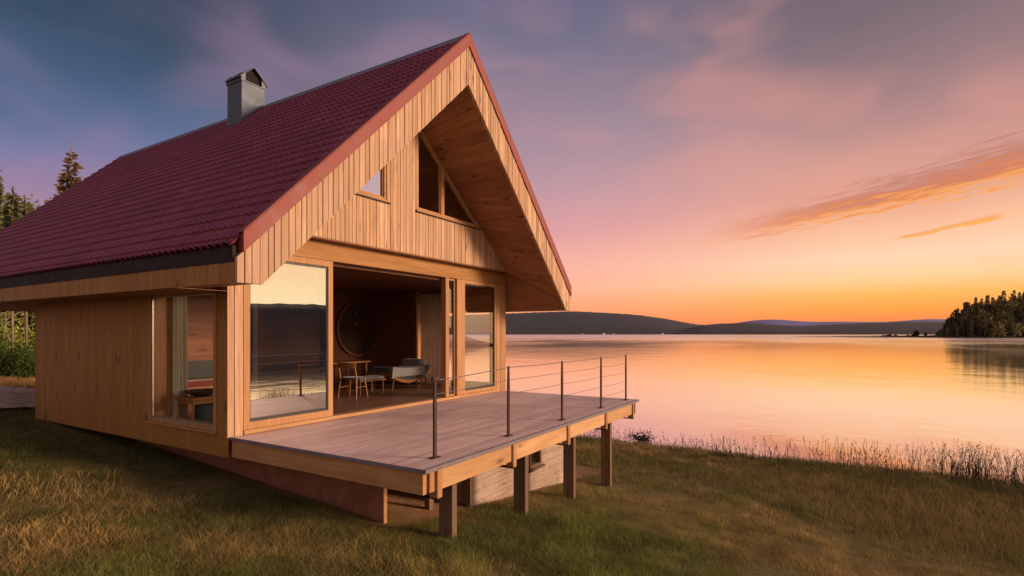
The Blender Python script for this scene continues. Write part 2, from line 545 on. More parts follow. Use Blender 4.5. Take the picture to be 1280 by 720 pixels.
def build_world():
    w = bpy.data.worlds.new('World'); sc.world = w; w.use_nodes = True
    nt = w.node_tree; g = G(nt)
    bg = nt.nodes['Background']
    d = g.n('ShaderNodeTexCoord').outputs['Generated']
    sep = g.n('ShaderNodeSeparateXYZ'); g.set(sep.inputs[0], d)
    x, y, z = sep.outputs
    r = g.math('SUBTRACT', g.math('MULTIPLY', x, CYW), g.math('MULTIPLY', y, SY))
    f = g.math('ADD', g.math('MULTIPLY', x, SY), g.math('MULTIPLY', y, CYW))
    az = g.math('ARCTAN2', r, f)
    hor = g.math('SQRT', g.math('ADD', g.math('MULTIPLY', x, x), g.math('MULTIPLY', y, y)))
    s = g.math('DIVIDE', z, g.math('MAXIMUM', hor, .02))
    # soft waviness so that the bands are not ruled lines
    sky_v = g.n('ShaderNodeCombineXYZ'); g.set(sky_v.inputs[0], g.math('MULTIPLY', az, 1.6)); g.set(sky_v.inputs[1], g.math('MULTIPLY', s, 3.2))
    wob = g.noise(sky_v.outputs[0], 1.6, 4, .5, .4)
    amp = g.mapr(s, .06, .3, .0, .11)
    s2 = g.math('ADD', s, g.math('MULTIPLY', g.math('SUBTRACT', wob, .5), amp))
    t = g.math('MULTIPLY', s2, 1 / .9, clamp=True)

    def R(*st): return g.ramp(t, [(p / .9, lin(*c)) for p, c in st], 'LINEAR')
    warm = R((0, (232, 118, 92)), (.012, (243, 130, 85)), (.035, (252, 160, 72)), (.06, (253, 184, 96)), (.085, (252, 206, 150)), (.115, (251, 211, 176)), (.16, (248, 190, 152)),
             (.21, (224, 162, 140)), (.26, (208, 154, 140)), (.33, (178, 136, 134)), (.40, (148, 120, 124)), (.5, (120, 104, 112)), (.85, (72, 72, 92)))
    mid = R((0, (238, 126, 100)), (.02, (250, 148, 104)), (.05, (252, 166, 122)), (.085, (252, 182, 150)), (.13, (244, 176, 158)), (.19, (222, 160, 160)),
            (.26, (194, 152, 160)), (.34, (166, 141, 155)), (.44, (142, 126, 144)), (.56, (114, 110, 134)), (.7, (84, 92, 124)), (.88, (64, 80, 110)))
    left = R((0, (214, 150, 150)), (.06, (214, 156, 156)), (.13, (190, 146, 160)), (.20, (156, 130, 160)), (.26, (120, 122, 160)), (.31, (88, 106, 142)), (.37, (70, 92, 122)), (.44, (52, 74, 96)), (.6, (42, 60, 80)))
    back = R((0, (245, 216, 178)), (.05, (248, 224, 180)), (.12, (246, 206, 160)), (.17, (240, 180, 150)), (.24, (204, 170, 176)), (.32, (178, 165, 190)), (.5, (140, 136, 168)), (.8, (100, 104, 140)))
    opp = R((0, (216, 178, 158)), (.1, (218, 180, 164)), (.25, (198, 168, 166)), (.45, (164, 150, 162)), (.8, (126, 124, 140)))  # unseen sky behind the viewpoint, warmed and brightened as added fill
    c = g.mix(g.mapr(az, radians(-36), radians(-2)), left, mid)
    c = g.mix(g.mapr(az, radians(4), radians(36)), c, warm)
    c = g.mix(g.mapr(az, radians(54), radians(78)), c, g.mix(1.0, back, (1.45, 1.4, 1.3, 1), 'MULTIPLY'))  # out-of-frame sky boosted for pane reflections and soft fill
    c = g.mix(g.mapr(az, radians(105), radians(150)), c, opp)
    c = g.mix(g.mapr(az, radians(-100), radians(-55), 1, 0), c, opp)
    # faint rosy veils high up
    pn = g.noise(sky_v.outputs[0], 2.4, 2, .45, .5)
    veil = g.math('MULTIPLY', g.mapr(pn, .40, .75, 0, .40), g.math('MULTIPLY', g.mapr(s, .1, .22), g.mapr(s, .45, .75, 1, .2)))
    c = g.mix(veil, c, g.mix(g.mapr(az, radians(-25), radians(30)), lin(164, 128, 158), lin(232, 158, 140)))
    dk = g.noise(sky_v.outputs[0], 1.1, 3, .5, .3)
    c = g.mix(g.math('MULTIPLY', g.mapr(dk, .40, .65, 0, .14), g.mapr(az, radians(-10), radians(15), 1, .25)), c, g.mix(1, c, (.62, .66, .78, 1), 'MULTIPLY'))
    # a long streak of lit cloud rising to the right over the lake, and a short one below it
    cv = g.n('ShaderNodeCombineXYZ')
    tilt = g.math('SUBTRACT', s, g.math('MULTIPLY', az, .15))
    g.set(cv.inputs[0], g.math('MULTIPLY', az, 9.0)); g.set(cv.inputs[1], g.math('MULTIPLY', tilt, 110.0))
    cn = g.noise(cv.outputs[0], 1.0, 6, .62, .4)

    def streak(a0, s0, a1, s1, thick, fade_in, fade_out, base_w=.25):
        k = (s1 - s0) / (a1 - a0)
        line = g.math('ADD', g.math('MULTIPLY', g.math('SUBTRACT', az, a0), k), s0)
        hgt = g.math('SUBTRACT', s, line)                              # height above the cloud's lower edge
        grow = g.mapr(az, a0, a1, base_w, 1.0, False)
        rel = g.math('DIVIDE', hgt, g.math('MULTIPLY', grow, thick))
        fine = g.noise(cv.outputs[0], 3.2, 5, .65, .6)   # 0 lower edge .. 1 upper edge
        reln = g.math('ADD', rel, g.math('ADD', g.math('MULTIPLY', g.math('SUBTRACT', cn, .5), 1.5), g.math('MULTIPLY', g.math('SUBTRACT', fine, .5), 1.1)))
        m = g.math('MULTIPLY', g.mapr(reln, .0, .22), g.mapr(reln, .55, 1.25, 1, 0))
        m = g.math('MULTIPLY', m, g.math('MULTIPLY', g.mapr(az, a0, a0 + fade_in), g.mapr(az, a1, a1 + fade_out, 1, 0)))
        return m, reln
    m1, r1 = streak(.30, .145, .76, .204, .060, .20, .5, .45)
    cc = g.ramp(r1, [(.0, lin(255, 186, 70)), (.2, lin(246, 156, 70)), (.5, lin(208, 122, 84)), (.9, lin(176, 116, 106))])
    cc = g.mix(g.mapr(az, .36, .62, .7, 0), cc, lin(232, 150, 116))
    c = g.mix(g.math('MULTIPLY', m1, .85), c, cc)
    m2, r2 = streak(.605, .139, .725, .154, .0085, .03, .02, .5)
    c = g.mix(g.math('MULTIPLY', m2, .9), c, g.ramp(r2, [(.1, lin(250, 176, 66)), (.8, lin(238, 160, 104))]))
    c = g.mix(1.0, c, (1.06, 1.05, 1.05, 1), 'MULTIPLY')
    # below the horizon
    c = g.mix(g.mapr(z, -.06, -.005, 1, 0), c, (.10, .075, .06, 1))
    sky = g.n('ShaderNodeTexSky', sky_type='NISHITA'); sky.sun_disc = False
    sky.sun_elevation = SUN_EL; sky.sun_rotation = SUN_AZ
    sky.air_density = 1.0; sky.dust_density = 2.0
    soft = g.mix(1.0, g.mix(1.0, sky.outputs[0], (.002, .002, .002, 1), 'MULTIPLY'), (.04, .04, .04, 1), 'DARKEN')
    add = g.mix(1.0, c, soft, 'ADD')
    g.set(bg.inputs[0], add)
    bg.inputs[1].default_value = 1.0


build_world()
sd = bpy.data.lights.new('sun', 'SUN'); sun = bpy.data.objects.new('sun', sd); col.objects.link(sun)
sd.energy = 4.0; sd.angle = radians(15); sd.color = (1.0, .67, .45)
import mathutils
sdir = mathutils.Vector((-sin(SUN_AZ) * cos(SUN_EL), -cos(SUN_AZ) * cos(SUN_EL), -sin(SUN_EL)))
sun.rotation_euler = sdir.to_track_quat('-Z', 'Y').to_euler()
sun.location = (20, -20, 20)

# ------------------------------------------------------------------ ground, lake, far land
def tone_ground(u, v):
    """rgb base colour of the soil under the grass"""
    n = NB(u * .35 + 9, v * .35, 4)[..., None]
    green = np.array([.10, .095, .030]); brown = np.array([.20, .130, .052]); c = green * (1 - n) + brown * n
    under = (smooth(u, .5, .9) * (1 - smooth(u, 6.5, 8)) * smooth(v, -3.2, -2.6))[..., None]
    c = c * (1 - under) + np.array([.30, .17, .10]) * under
    path = (np.exp(-((v + 4.2 + .55 * (u - 8)) / 1.6) ** 2) * smooth(u, 3, 6))[..., None]
    c = c * (1 - .6 * path) + np.array([.22, .145, .075]) * .6 * path
    wood_ = (smooth(v, 16, 20))[..., None]
    c = c * (1 - wood_) + np.array([.05, .04, .02]) * wood_
    return c


def warp(n, near, far, c):
    a = np.linspace(-1, 1, n)
    k = math.log(far / near * 1.0)
    w = np.sinh(a * 6.2) / math.sinh(6.2) * far
    return w + c


gx = warp(300, 1, 6000, 3); gy = warp(300, 1, 6000, -3)
GX, GY = np.meshgrid(gx, gy, indexing='ij')
GZ = ground_h(GX, GY)
verts = np.stack([GX, GY, GZ], -1).reshape(-1, 3)
n = 300
idx = np.arange(n * n).reshape(n, n)
faces = np.stack([idx[:-1, :-1], idx[1:, :-1], idx[1:, 1:], idx[:-1, 1:]], -1).reshape(-1)
gcol = tone_ground(GX, GY).reshape(-1, 3)
o = mesh_np('ground', verts, faces, 4, M['ground'], gcol, smooth_=True); o['kind'] = 'structure'

mb = MB(); mb.add([(9, -9000, LAKE), (12000, -9000, LAKE), (12000, 9000, LAKE), (9, 9000, LAKE)], [(0, 1, 2, 3)])
o = mb.build('lake_water', M['water']); o['kind'] = 'structure'


def ridge_mesh(name, prof, d_ridge, d_shore, d_back, mat, seed, fuzz, step, base=LAKE - .5):
    """a range of hills: prof = [(lateral, height of crest)], extended in depth"""
    lat = np.arange(prof[0][0], prof[-1][0], step)
    h = np.interp(lat, [p[0] for p in prof], [p[1] for p in prof])
    k = np.array([.25, .5, .25])
    for _ in range(30): h[1:-1] = np.convolve(h, k, 'same')[1:-1]
    rr = np.random.default_rng(seed)
    rows = [(d_shore, 0.0, 0), (d_shore + 1, .10, .5), (d_shore * .75 + d_ridge * .25, .38, 1), (d_shore * .5 + d_ridge * .5, .68, 1), (d_shore * .25 + d_ridge * .75, .9, 1), (d_ridge, 1, 1), (d_back, 0, 0)]
    V = []
    for d, fr, fz in rows:
        jag = (fuzz * rr.random(len(lat)) ** 2 if fr == 1 else fuzz * .5 + 0 * lat) * fz
        for l, hh, j in zip(lat, h, jag):
            x, y = fwd(d, l * (d / d_ridge)); V.append((x, y, base + (hh - base) * fr + j))
    m = len(lat); I = np.arange(len(rows) * m).reshape(len(rows), m)
    Fc = np.stack([I[:-1, :-1], I[:-1, 1:], I[1:, 1:], I[1:, :-1]], -1).reshape(-1)
    o = mesh_np(name, np.array(V), Fc, 4, mat, smooth_=True); o['kind'] = 'structure'
    return o


def crest(points, d):
    return [((x - 640) / F * d, 1.5 + (HORIZON - y) / F * d) for x, y in points]


ridge_mesh('hills', crest([(300, 402), (480, 398), (632, 392), (715, 389), (790, 393), (830, 398), (870, 406), (885, 407), (930, 404), (1000, 409), (1060, 407), (1110, 404), (1180, 403), (1400, 404)], 2000), 2000, 1600, 2600, M['hill_a'], 3, 1.6, 7)
ridge_mesh('low_hills', crest([(850, 415), (880, 406), (930, 403.5), (965, 406), (1000, 408), (1060, 405), (1110, 403), (1200, 402.5), (1500, 404)], 1750), 1750, 1500, 2000, M['hill_b'], 5, 2.2, 5)
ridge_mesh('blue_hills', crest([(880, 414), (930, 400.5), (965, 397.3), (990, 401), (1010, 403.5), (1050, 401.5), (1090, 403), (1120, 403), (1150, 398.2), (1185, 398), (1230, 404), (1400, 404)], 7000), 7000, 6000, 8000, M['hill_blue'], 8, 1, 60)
# wooded bank on the near side of the bay, off to the right
prof = [(l, 24 + 5 * sin(l * .013) + 3 * sin(l * .041)) for l in range(-700, 700, 20)]


def bank():
    rr = np.random.default_rng(12)
    A0 = YAW + radians(84); D = 165
    ax = np.array([sin(A0), cos(A0)]); rx = np.array([cos(A0), -sin(A0)])
    lat = np.arange(-72, 190, 1.3)
    h = 12.2 + .6 * np.sin(lat * .02 + 1)
    h = h * smooth(lat, -72, -40)
    V = []; rows = [(D - 24, -3.5, 0, 0), (D - 23, -2, .08, .4), (D - 16, 0, .45, 1), (D - 8, 0, .78, 1), (D, 0, 1, 1), (D + 60, -3, 0, 0)]
    for d, b0, fr, fz in rows:
        j = fz * .35 * rr.random(len(lat)) ** 2
        for l, hh, jj in zip(lat, h, j):
            p = np.array([CX, CY]) + ax * d + rx * l
            V.append((p[0], p[1], (LAKE - .6 if fr < .05 else LAKE) + hh * fr + jj))
    m = len(lat); I = np.arange(len(rows) * m).reshape(len(rows), m)
    Fc = np.stack([I[:-1, :-1], I[:-1, 1:], I[1:, 1:], I[1:, :-1]], -1).reshape(-1)
    o = mesh_np('wooded_bank', np.array(V), Fc, 4, M['hill_c']); o['kind'] = 'structure'


bank()

# peninsula on the right and the low spit that runs out from it
PEN = [(-30, 0), (0, .5), (4, 2.5), (11, 7), (21, 12.5), (40, 19), (69, 23), (125, 25), (260, 25), (420, 18), (520, 0)]


def pen_h(l, d):
    """height of the peninsula at lateral l, depth d"""
    c = np.interp(l / d * 470 - 368, [p[0] for p in PEN], [p[1] for p in PEN])
    return LAKE - .6 + (c * 1.18 + .6) * (smooth(d, 446, 520)) * (1 - smooth(d, 600, 760))


lat = np.arange(330, 900, 2.5); dep = np.arange(440, 780, 3.5)
LA, DE = np.meshgrid(lat, dep, indexing='ij')
X, Y = fwd(DE, LA)
Z = pen_h(LA, DE) + 1.6 * np.clip(LA / DE * 470 - 368, 0, 8) / 8 * rng.random(LA.shape) * smooth(DE, 448, 462) + .5 * (NA(LA * .05, DE * .05) - .3) + .9 * smooth(DE, 448, 456) * (1 - smooth(DE, 640, 760)) * smooth(LA / DE * 470, 350, 368)
I = np.arange(LA.size).reshape(LA.shape)
o = mesh_np('peninsula', np.stack([X, Y, Z], -1).reshape(-1, 3), np.stack([I[:-1, :-1], I[1:, :-1], I[1:, 1:], I[:-1, 1:]], -1).reshape(-1), 4,
            M['ground'], np.array([[.055, .045, .018]]) * (.5 + 1.1 * rng.random((LA.size, 1))))
o['kind'] = 'structure'
lat = np.arange(395, 760, 4.0); dep = np.linspace(-1, 1, 7)
V = []
for l in lat:
    t = (l - 395) / 200.0
    wd = 6 + 26 * min(1, t)
    for k in dep:
        d = 655 + 12 * sin(l * .02) + k * wd
        x, y = fwd(d, l)
        V.append((x, y, LAKE - .35 + (1 - k * k) * (.55 + 1.2 * min(1, t)) + .25 * random.random()))
I = np.arange(len(V)).reshape(len(lat), 7)
o = mesh_np('low_spit', np.array(V), np.stack([I[:-1, :-1], I[1:, :-1], I[1:, 1:], I[:-1, 1:]], -1).reshape(-1), 4, M['ground'], np.tile(np.array([[.05, .035, .02]]), (len(V), 1)))
o['kind'] = 'structure'

# gravel track beside the house
V = []
us = np.linspace(-6, 1.6, 110); vs_ = np.linspace(8.2, 13.5, 80)
U, Vv = np.meshgrid(us, vs_, indexing='ij')
Zg = ground_h(U, Vv) + .02 + .07 * NC(U * 7, Vv * 7, 3)
I = np.arange(U.size).reshape(U.shape)
o = mesh_np('gravel_path', np.stack([U, Vv, Zg], -1).reshape(-1, 3), np.stack([I[:-1, :-1], I[1:, :-1], I[1:, 1:], I[:-1, 1:]], -1).reshape(-1), 4, M['gravel'], smooth_=True)
o['kind'] = 'structure'

# ------------------------------------------------------------------ the house
W, LW, OR, EAVE, RL = 7.574, 6.9, 1.5, .806, 12.17
AU = W / 2
GV = -.2
ZB = 2.09                                            # underside of the eaves boxing
SL = .986


def roof_z(u): return 7.10 - SL * abs(u - AU)


H = thing('lake_house', 'gabled larch-clad lake house with burgundy tile-sheet roof and open glazed front', 'house', (AU, 3.4, -.5))

# roof: pressed tile sheets, left slope and right slope
def tile_slope(side):
    pitch = .145; nv = int((RL + OR) / pitch); per = 10
    vv = np.linspace(-OR - .01, RL, nv * per + 1)
    run = AU + .845
    slope_len = run * sqrt(1 + SL * SL)
    rows = int(slope_len / .265) + 1
    nx, nz = SL / sqrt(1 + SL * SL), 1 / sqrt(1 + SL * SL)
    P = []
    for r in range(rows):
        for k in (0, .5, .86, 1):
            dd = min((r + k * 1.08) * .265, slope_len)
            lift = .002 + .034 * k
            wave = (.062 * np.abs(np.sin(pi * vv / pitch)) ** .75 - .034) * (1 - .10 * k)
            hor = dd * nz
            off = lift + wave
            u = AU + side * (hor + off * nx); z = 7.085 - hor * SL + off * nz
            P.append(np.stack([u, vv, z], -1))
    P = np.array(P); a, b = P.shape[:2]
    I = np.arange(a * b).reshape(a, b)
    q = np.stack([I[:-1, :-1], I[1:, :-1], I[1:, 1:], I[:-1, 1:]], -1)
    if side > 0: q = q[..., ::-1]
    o = mesh_np('roof', (P.reshape(-1, 3) - np.array(H.location)), q.reshape(-1), 4, M['roof'], parent=H)
    ROOT[o.name] = tuple(H.location)
    return o


roof_l = tile_slope(-1); roof_r = tile_slope(1)
# structural roof deck below the sheets
mb = MB()
for s_ in (-1, 1):
    e = AU + s_ * (AU + .74)
    mb.uz([(AU, 7.02), (AU, 6.80), (e, 6.80 - SL * (AU + .74)), (e, 7.02 - SL * (AU + .74))], -OR + .06, RL - .02)
mb.build('roof_deck', M['sof_y'], H)
mb = MB()
for s_ in (-1, 1):
    mb.uz([(AU, 7.155), (AU, 7.135), (AU + s_ * .11, 7.135 - .11 * SL), (AU + s_ * .11, 7.155 - .11 * SL)], -OR + .02, RL + .01)
mb.tube((AU, -OR + .02, 7.14), (AU, RL + .01, 7.14), .022, n=10)
mb.build('ridge_cap', M['ridge'], roof_l)

# barge boards: upright larch boards below a red metal trim
def barge_top(u): return roof_z(u) - .19
def barge_bot(u): return max(ZB, 6.2 - .963 * abs(u - AU))
kinkL, kinkR = AU - (6.2 - ZB) / .963, AU + (6.2 - ZB) / .963
mb = MB()
mb.boards('u', -EAVE, AU, -OR - .022, -OR + .03, barge_bot, barge_top, .094, .010, (kinkL,), .010)
mb.boards('u', AU, W + EAVE, -OR - .022, -OR + .03, barge_bot, barge_top, .094, .010, (kinkR,), .010)
mb.build('barge_boards', M['clad_z'], H, bevel=.003)
mb = MB()
for s_ in (-1, 1):
    e = AU + s_ * (AU + .74)
    mb.uz([(AU, 7.15), (e, 7.15 - SL * (AU + .74)), (e, 6.91 - SL * (AU + .74)), (AU, 6.91)], -OR - .055, -OR - .03)
    mb.prism([(AU, -OR - .055, 7.152), (e, -OR - .055, 7.152 - SL * (AU + .74)), (e, -OR + .07, 7.152 - SL * (AU + .74)), (AU, -OR + .07, 7.152)], (0, 0, .022))
    # return of the trim at the eave
    mb.box(min(e, e - s_ * .012), max(e, e - s_ * .012), -OR - .03, -OR + .10, 6.93 - SL * (AU + .74), 7.13 - SL * (AU + .74))
mb.build('barge_trim', M['trim'], H, bevel=.004)
# rear barge
mb = MB()
mb.boards('u', -EAVE, AU, RL - .03, RL - .06, barge_bot, barge_top, .13, .006, (kinkL,), .002, 1)
mb.boards('u', AU, W + EAVE, RL - .03, RL - .06, barge_bot, barge_top, .13, .006, (kinkR,), .002, 1)
mb.build('barge_boards', M['clad_z'], H)

# eaves boxing down both long sides
for s_, u0 in ((-1, -EAVE), (1, W + EAVE)):
    mb = MB()
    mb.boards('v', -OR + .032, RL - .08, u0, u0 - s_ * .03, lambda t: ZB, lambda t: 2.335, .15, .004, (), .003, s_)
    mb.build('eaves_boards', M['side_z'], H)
    mb = MB()
    mb.box(min(u0 + s_ * .012, u0 - s_ * .06), max(u0 + s_ * .012, u0 - s_ * .06), -OR + .04, RL - .1, 2.337, 2.525)
    mb.build('eaves_edge_board', M['darkboard'], H)
# level soffit under the eaves
for s_ in (-1, 1):
    mb = MB()
    for (lo, hi), (y0, y1) in (((kinkR - AU, AU + EAVE - .03), (-OR + .034, GV + .04)), ((AU + .001 if s_ < 0 else kinkR - AU, AU + EAVE - .03), (.003 if s_ < 0 else GV + .045, RL - .08))):
        t = lo
        while t < hi - .01:
            e = min(t + .145, hi)
            a, b = sorted((AU + s_ * (t + .003), AU + s_ * (e - .003)))
            mb.box(a, b, y0, y1, ZB + .012, ZB + .017)
            t = e
    mb.build('eaves_soffit', M['sof_y'], H)

# sloping soffit of the gable overhang (front edge follows the barge, rear edge the gable wall)

B0 = 5.86


def soff_b(d): return B0 - .8 * d
for s_ in (-1, 1):
    mb = MB()
    nb = 26
    L = []
    for i in range(nb + 1):
        f = i / nb
        df = f * (kinkR - AU)                                    # along the barge line
        zf = 6.2 - .963 * df
        dr = min(f * 1.0 * 3.46 / .93, 3.46) if f < .93 else 3.46 + (f - .93) / .07 * (3.80 - 3.46)
        zr = soff_b(min(dr, 3.46))
        L.append(((df, zf), (dr, zr)))
    for i in range(nb):
        (a, za), (b, zb) = L[i]; (c, zc), (d, zd) = L[i + 1]
        g_ = .03
        def lerp(p, q, t): return (p[0] + (q[0] - p[0]) * t, p[1] + (q[1] - p[1]) * t)
        f0, f1 = lerp((a, za), (c, zc), g_), lerp((a, za), (c, zc), 1 - g_)
        r0, r1 = lerp((b, zb), (d, zd), g_), lerp((b, zb), (d, zd), 1 - g_)
        q = [(AU + s_ * f0[0], -OR + .03, f0[1]), (AU + s_ * f1[0], -OR + .03, f1[1]), (AU + s_ * r1[0], GV + .05, r1[1]), (AU + s_ * r0[0], GV + .05, r0[1])]
        mb.prism(q, (0, 0, .025))
    mb.build('gable_soffit', M['sof_y'], H)
# right-hand soffit where it runs on along the side of the house
mb = MB()
pr = [(W + .02, 3.09), (7.70, 2.80), (7.86, 2.42), (kinkR, ZB + .01)]
for (a, za), (b, zb) in zip(pr[:-1], pr[1:]):
    mb.prism([(a, GV + .052, za), (b, GV + .052, zb), (b, RL - .1, zb), (a, RL - .1, za)], (.0, 0, .03))
mb.add([(AU + 3.46, GV + .053, soff_b(3.46) + .004), (W + .02, GV + .053, 3.094), (W + .02, .02, 3.094), (AU + 3.46, .02, 3.094)], [(0, 1, 2, 3)])
mb.build('side_soffit', M['sof_y'], H)
mb = MB()
# close the corner between the two soffits
f0 = L[int(nb * .93)]
mb.add([(kinkR, -OR + .03, ZB + .012), (kinkR, GV + .06, ZB + .012), (7.86, GV + .06, 2.43), (7.70, GV + .06, 2.81), (W + .02, GV + .06, 3.10), (AU + 3.46, GV + .06, soff_b(3.46) + .01), (AU + L[24][0][0], -OR + .03, L[24][0][1] + .01)], [(0, 1, 2, 3, 4, 5, 6)])
mb.build('soffit_corner', M['sof_y'], H)

# gable wall boards
SILL = 4.0
LWIN = (1.75, 3.0); RWIN = (3.86, 5.93)


def gab_top(u):
    if LWIN[0] < u < LWIN[1] or RWIN[0] < u < RWIN[1]: return SILL - .03
    return soff_b(abs(u - AU)) + .01
mb = MB()
mb.boards('u', AU - 3.46, AU + 3.46, GV, GV + .04, lambda u: 3.085, gab_top, .092, .009, LWIN + RWIN + (AU,), .010)
mb.build('gable_boards', M['clad_z'], H, bevel=.003)
mb = MB()       # backing behind the boards, with the openings left free
for a, b in ((AU - 3.46, LWIN[0]), (LWIN[1], RWIN[0]), (RWIN[1], AU + 3.46)):
    xs = [a] + ([AU] if a < AU < b else []) + [b]
    poly = [(a, 3.10), (b, 3.10)] + [(x, soff_b(abs(x - AU)) + .2) for x in xs[::-1]]
    mb.uz(poly, GV + .042, GV + .12)
for a, b in (LWIN, RWIN): mb.box(a + .001, b - .001, GV + .042, GV + .12, 3.10, SILL - .04)
mb.box(AU - 3.46, AU + 3.46, GV + .002, .10, 3.062, 3.082)
mb.build('gable_backing', M['sof_y'], H)


def poly_frame(mb, pts, w, v0, v1):
    """a mitred frame w wide inside a polygon in the u-z plane"""
    n = len(pts)
    cx_ = sum(p[0] for p in pts) / n; cz_ = sum(p[1] for p in pts) / n
    inner = []
    for i in range(n):
        p0, p1, p2 = np.array(pts[i - 1]), np.array(pts[i]), np.array(pts[(i + 1) % n])
        def ln(a, b):
            d = (b - a) / np.linalg.norm(b - a); nn = np.array([-d[1], d[0]])
            if nn @ (np.array([cx_, cz_]) - a) < 0: nn = -nn
            return a + nn * w, d
        a, d1 = ln(p0, p1); b, d2 = ln(p1, p2)
        t = np.linalg.solve(np.array([d1, -d2]).T, b - a)
        inner.append(tuple(a + d1 * t[0]))
    for i in range(n):
        j = (i + 1) % n
        mb.uz([pts[i], pts[j], inner[j], inner[i]], v0, v1)
    return inner


def gable_window(name, pts, sill_u, glass='glass_low'):
    mb = MB(); inn = poly_frame(mb, pts, .05, GV + .015, GV + .10)
    fo = mb.build(name, M['frame_x'], H, bevel=.003)
    mb = MB(); inn2 = poly_frame(mb, inn, .022, GV + .045, GV + .095)
    mb.build('sash', M['frame_z'], fo)
    MB().add([(p[0], GV + .07, p[1]) for p in inn2], [tuple(range(len(inn2)))]).build('pane', M[glass], fo)
    return fo


def tz(u): return soff_b(abs(u - AU)) - .015
gable_window('gable_window', [(1.75, SILL), (2.995, SILL), (2.995, tz(2.995)), (1.75, tz(1.75))], None, 'glass')
gable_window('gable_window', [(3.865, SILL), (4.70, SILL), (4.70, tz(4.70)), (3.865, tz(3.865))], None)
gable_window('gable_window', [(4.705, SILL), (5.94, SILL), (5.94, tz(5.94)), (4.705, tz(4.705))], None)
for a, b in ((1.7, 3.06), (3.80, 6.03)):
    mb = MB(); mb.box(a, b, GV - .045, GV + .04, SILL - .035, SILL - .004); mb.build('window_sill', M['frame_x'], H, bevel=.004)
    mb = MB(); mb.box(a, b, GV - .05, GV - .012, SILL - .052, SILL - .037); mb.build('drip_flashing', M['black'], H)

# front wall at ground-floor level
mb = MB(); mb.box(.24, W, .002, .13, 2.745, 3.058); mb.build('lintel_beam', M['lintel_x'], H, bevel=.004)
mb = MB()
mb.box(.0, .10, .001, .15, -.02, 3.058); mb.box(.106, .235, -.006, .15, -.02, 3.058)
mb.build('corner_boards', M['clad_z'], H, bevel=.004)
mb = MB(); mb.box(7.33, 7.57, 0, .15, -.02, 2.744); mb.box(7.14, 7.325, .008, .13, -.02, 2.743)
mb.build('corner_boards', M['frame_z'], H, bevel=.004)
mb = MB(); mb.box(.24, 7.13, -.03, .16, .002, .062); mb.build('threshold', M['beam_x'], H, bevel=.004)


def glazed_panel(name, u0, u1, z0, z1, v0, v1, fr, parent, glass, gask=.035, inner=True):
    mb = MB(); mb.ring('u', u0, u1, z0, z1, (fr, fr, fr * 1.1, fr), v0, v1)
    fo = mb.build(name, M['frame_z'], parent, bevel=.004)
    a, b, c, d = u0 + fr, u1 - fr, z0 + fr * 1.1, z1 - fr
    mb = MB(); vv0, vv1 = v0 + .02, v1 - .012
    mb.ring('u', a, b, c, d, (gask * .6, gask * .6, gask * 1.4, gask), vv0, vv1)
    mb.build('gasket', M['gasket'], fo)
    e = gask * .6
    MB().add([(a + e, vv0 + .012, c), (b - e, vv0 + .012, c), (b - e, vv0 + .012, d), (a + e, vv0 + .012, d)], [(0, 1, 2, 3)]).build('pane', M[glass], fo)
    return fo


glazed_panel('glass_door', .25, 1.90, .064, 2.743, .006, .085, .10, H, 'glass')
# the open leaf is parked behind the fixed pane on the left
glazed_panel('glass_door', .46, 1.86, .066, 2.742, .105, .165, .085, H, 'glass_low')
mb = MB(); mb.box(5.05, 5.17, .01, .14, .064, 2.743); mb.box(5.46, 5.70, .004, .14, .064, 2.742); mb.build('door_post', M['frame_z'], H, bevel=.004)
# the open leaf slid behind the fixed light
glazed_panel('glass_door', 5.175, 5.455, .066, 2.74, .06, .11, .035, H, 'glass_low', .02)
glazed_panel('fixed_window', 5.705, 7.135, .064, 2.743, .012, .09, .075, H, 'glass_low')

# side walls
WV0, WV1, WZ0, WZ1 = .33, 2.14, .13, 2.085


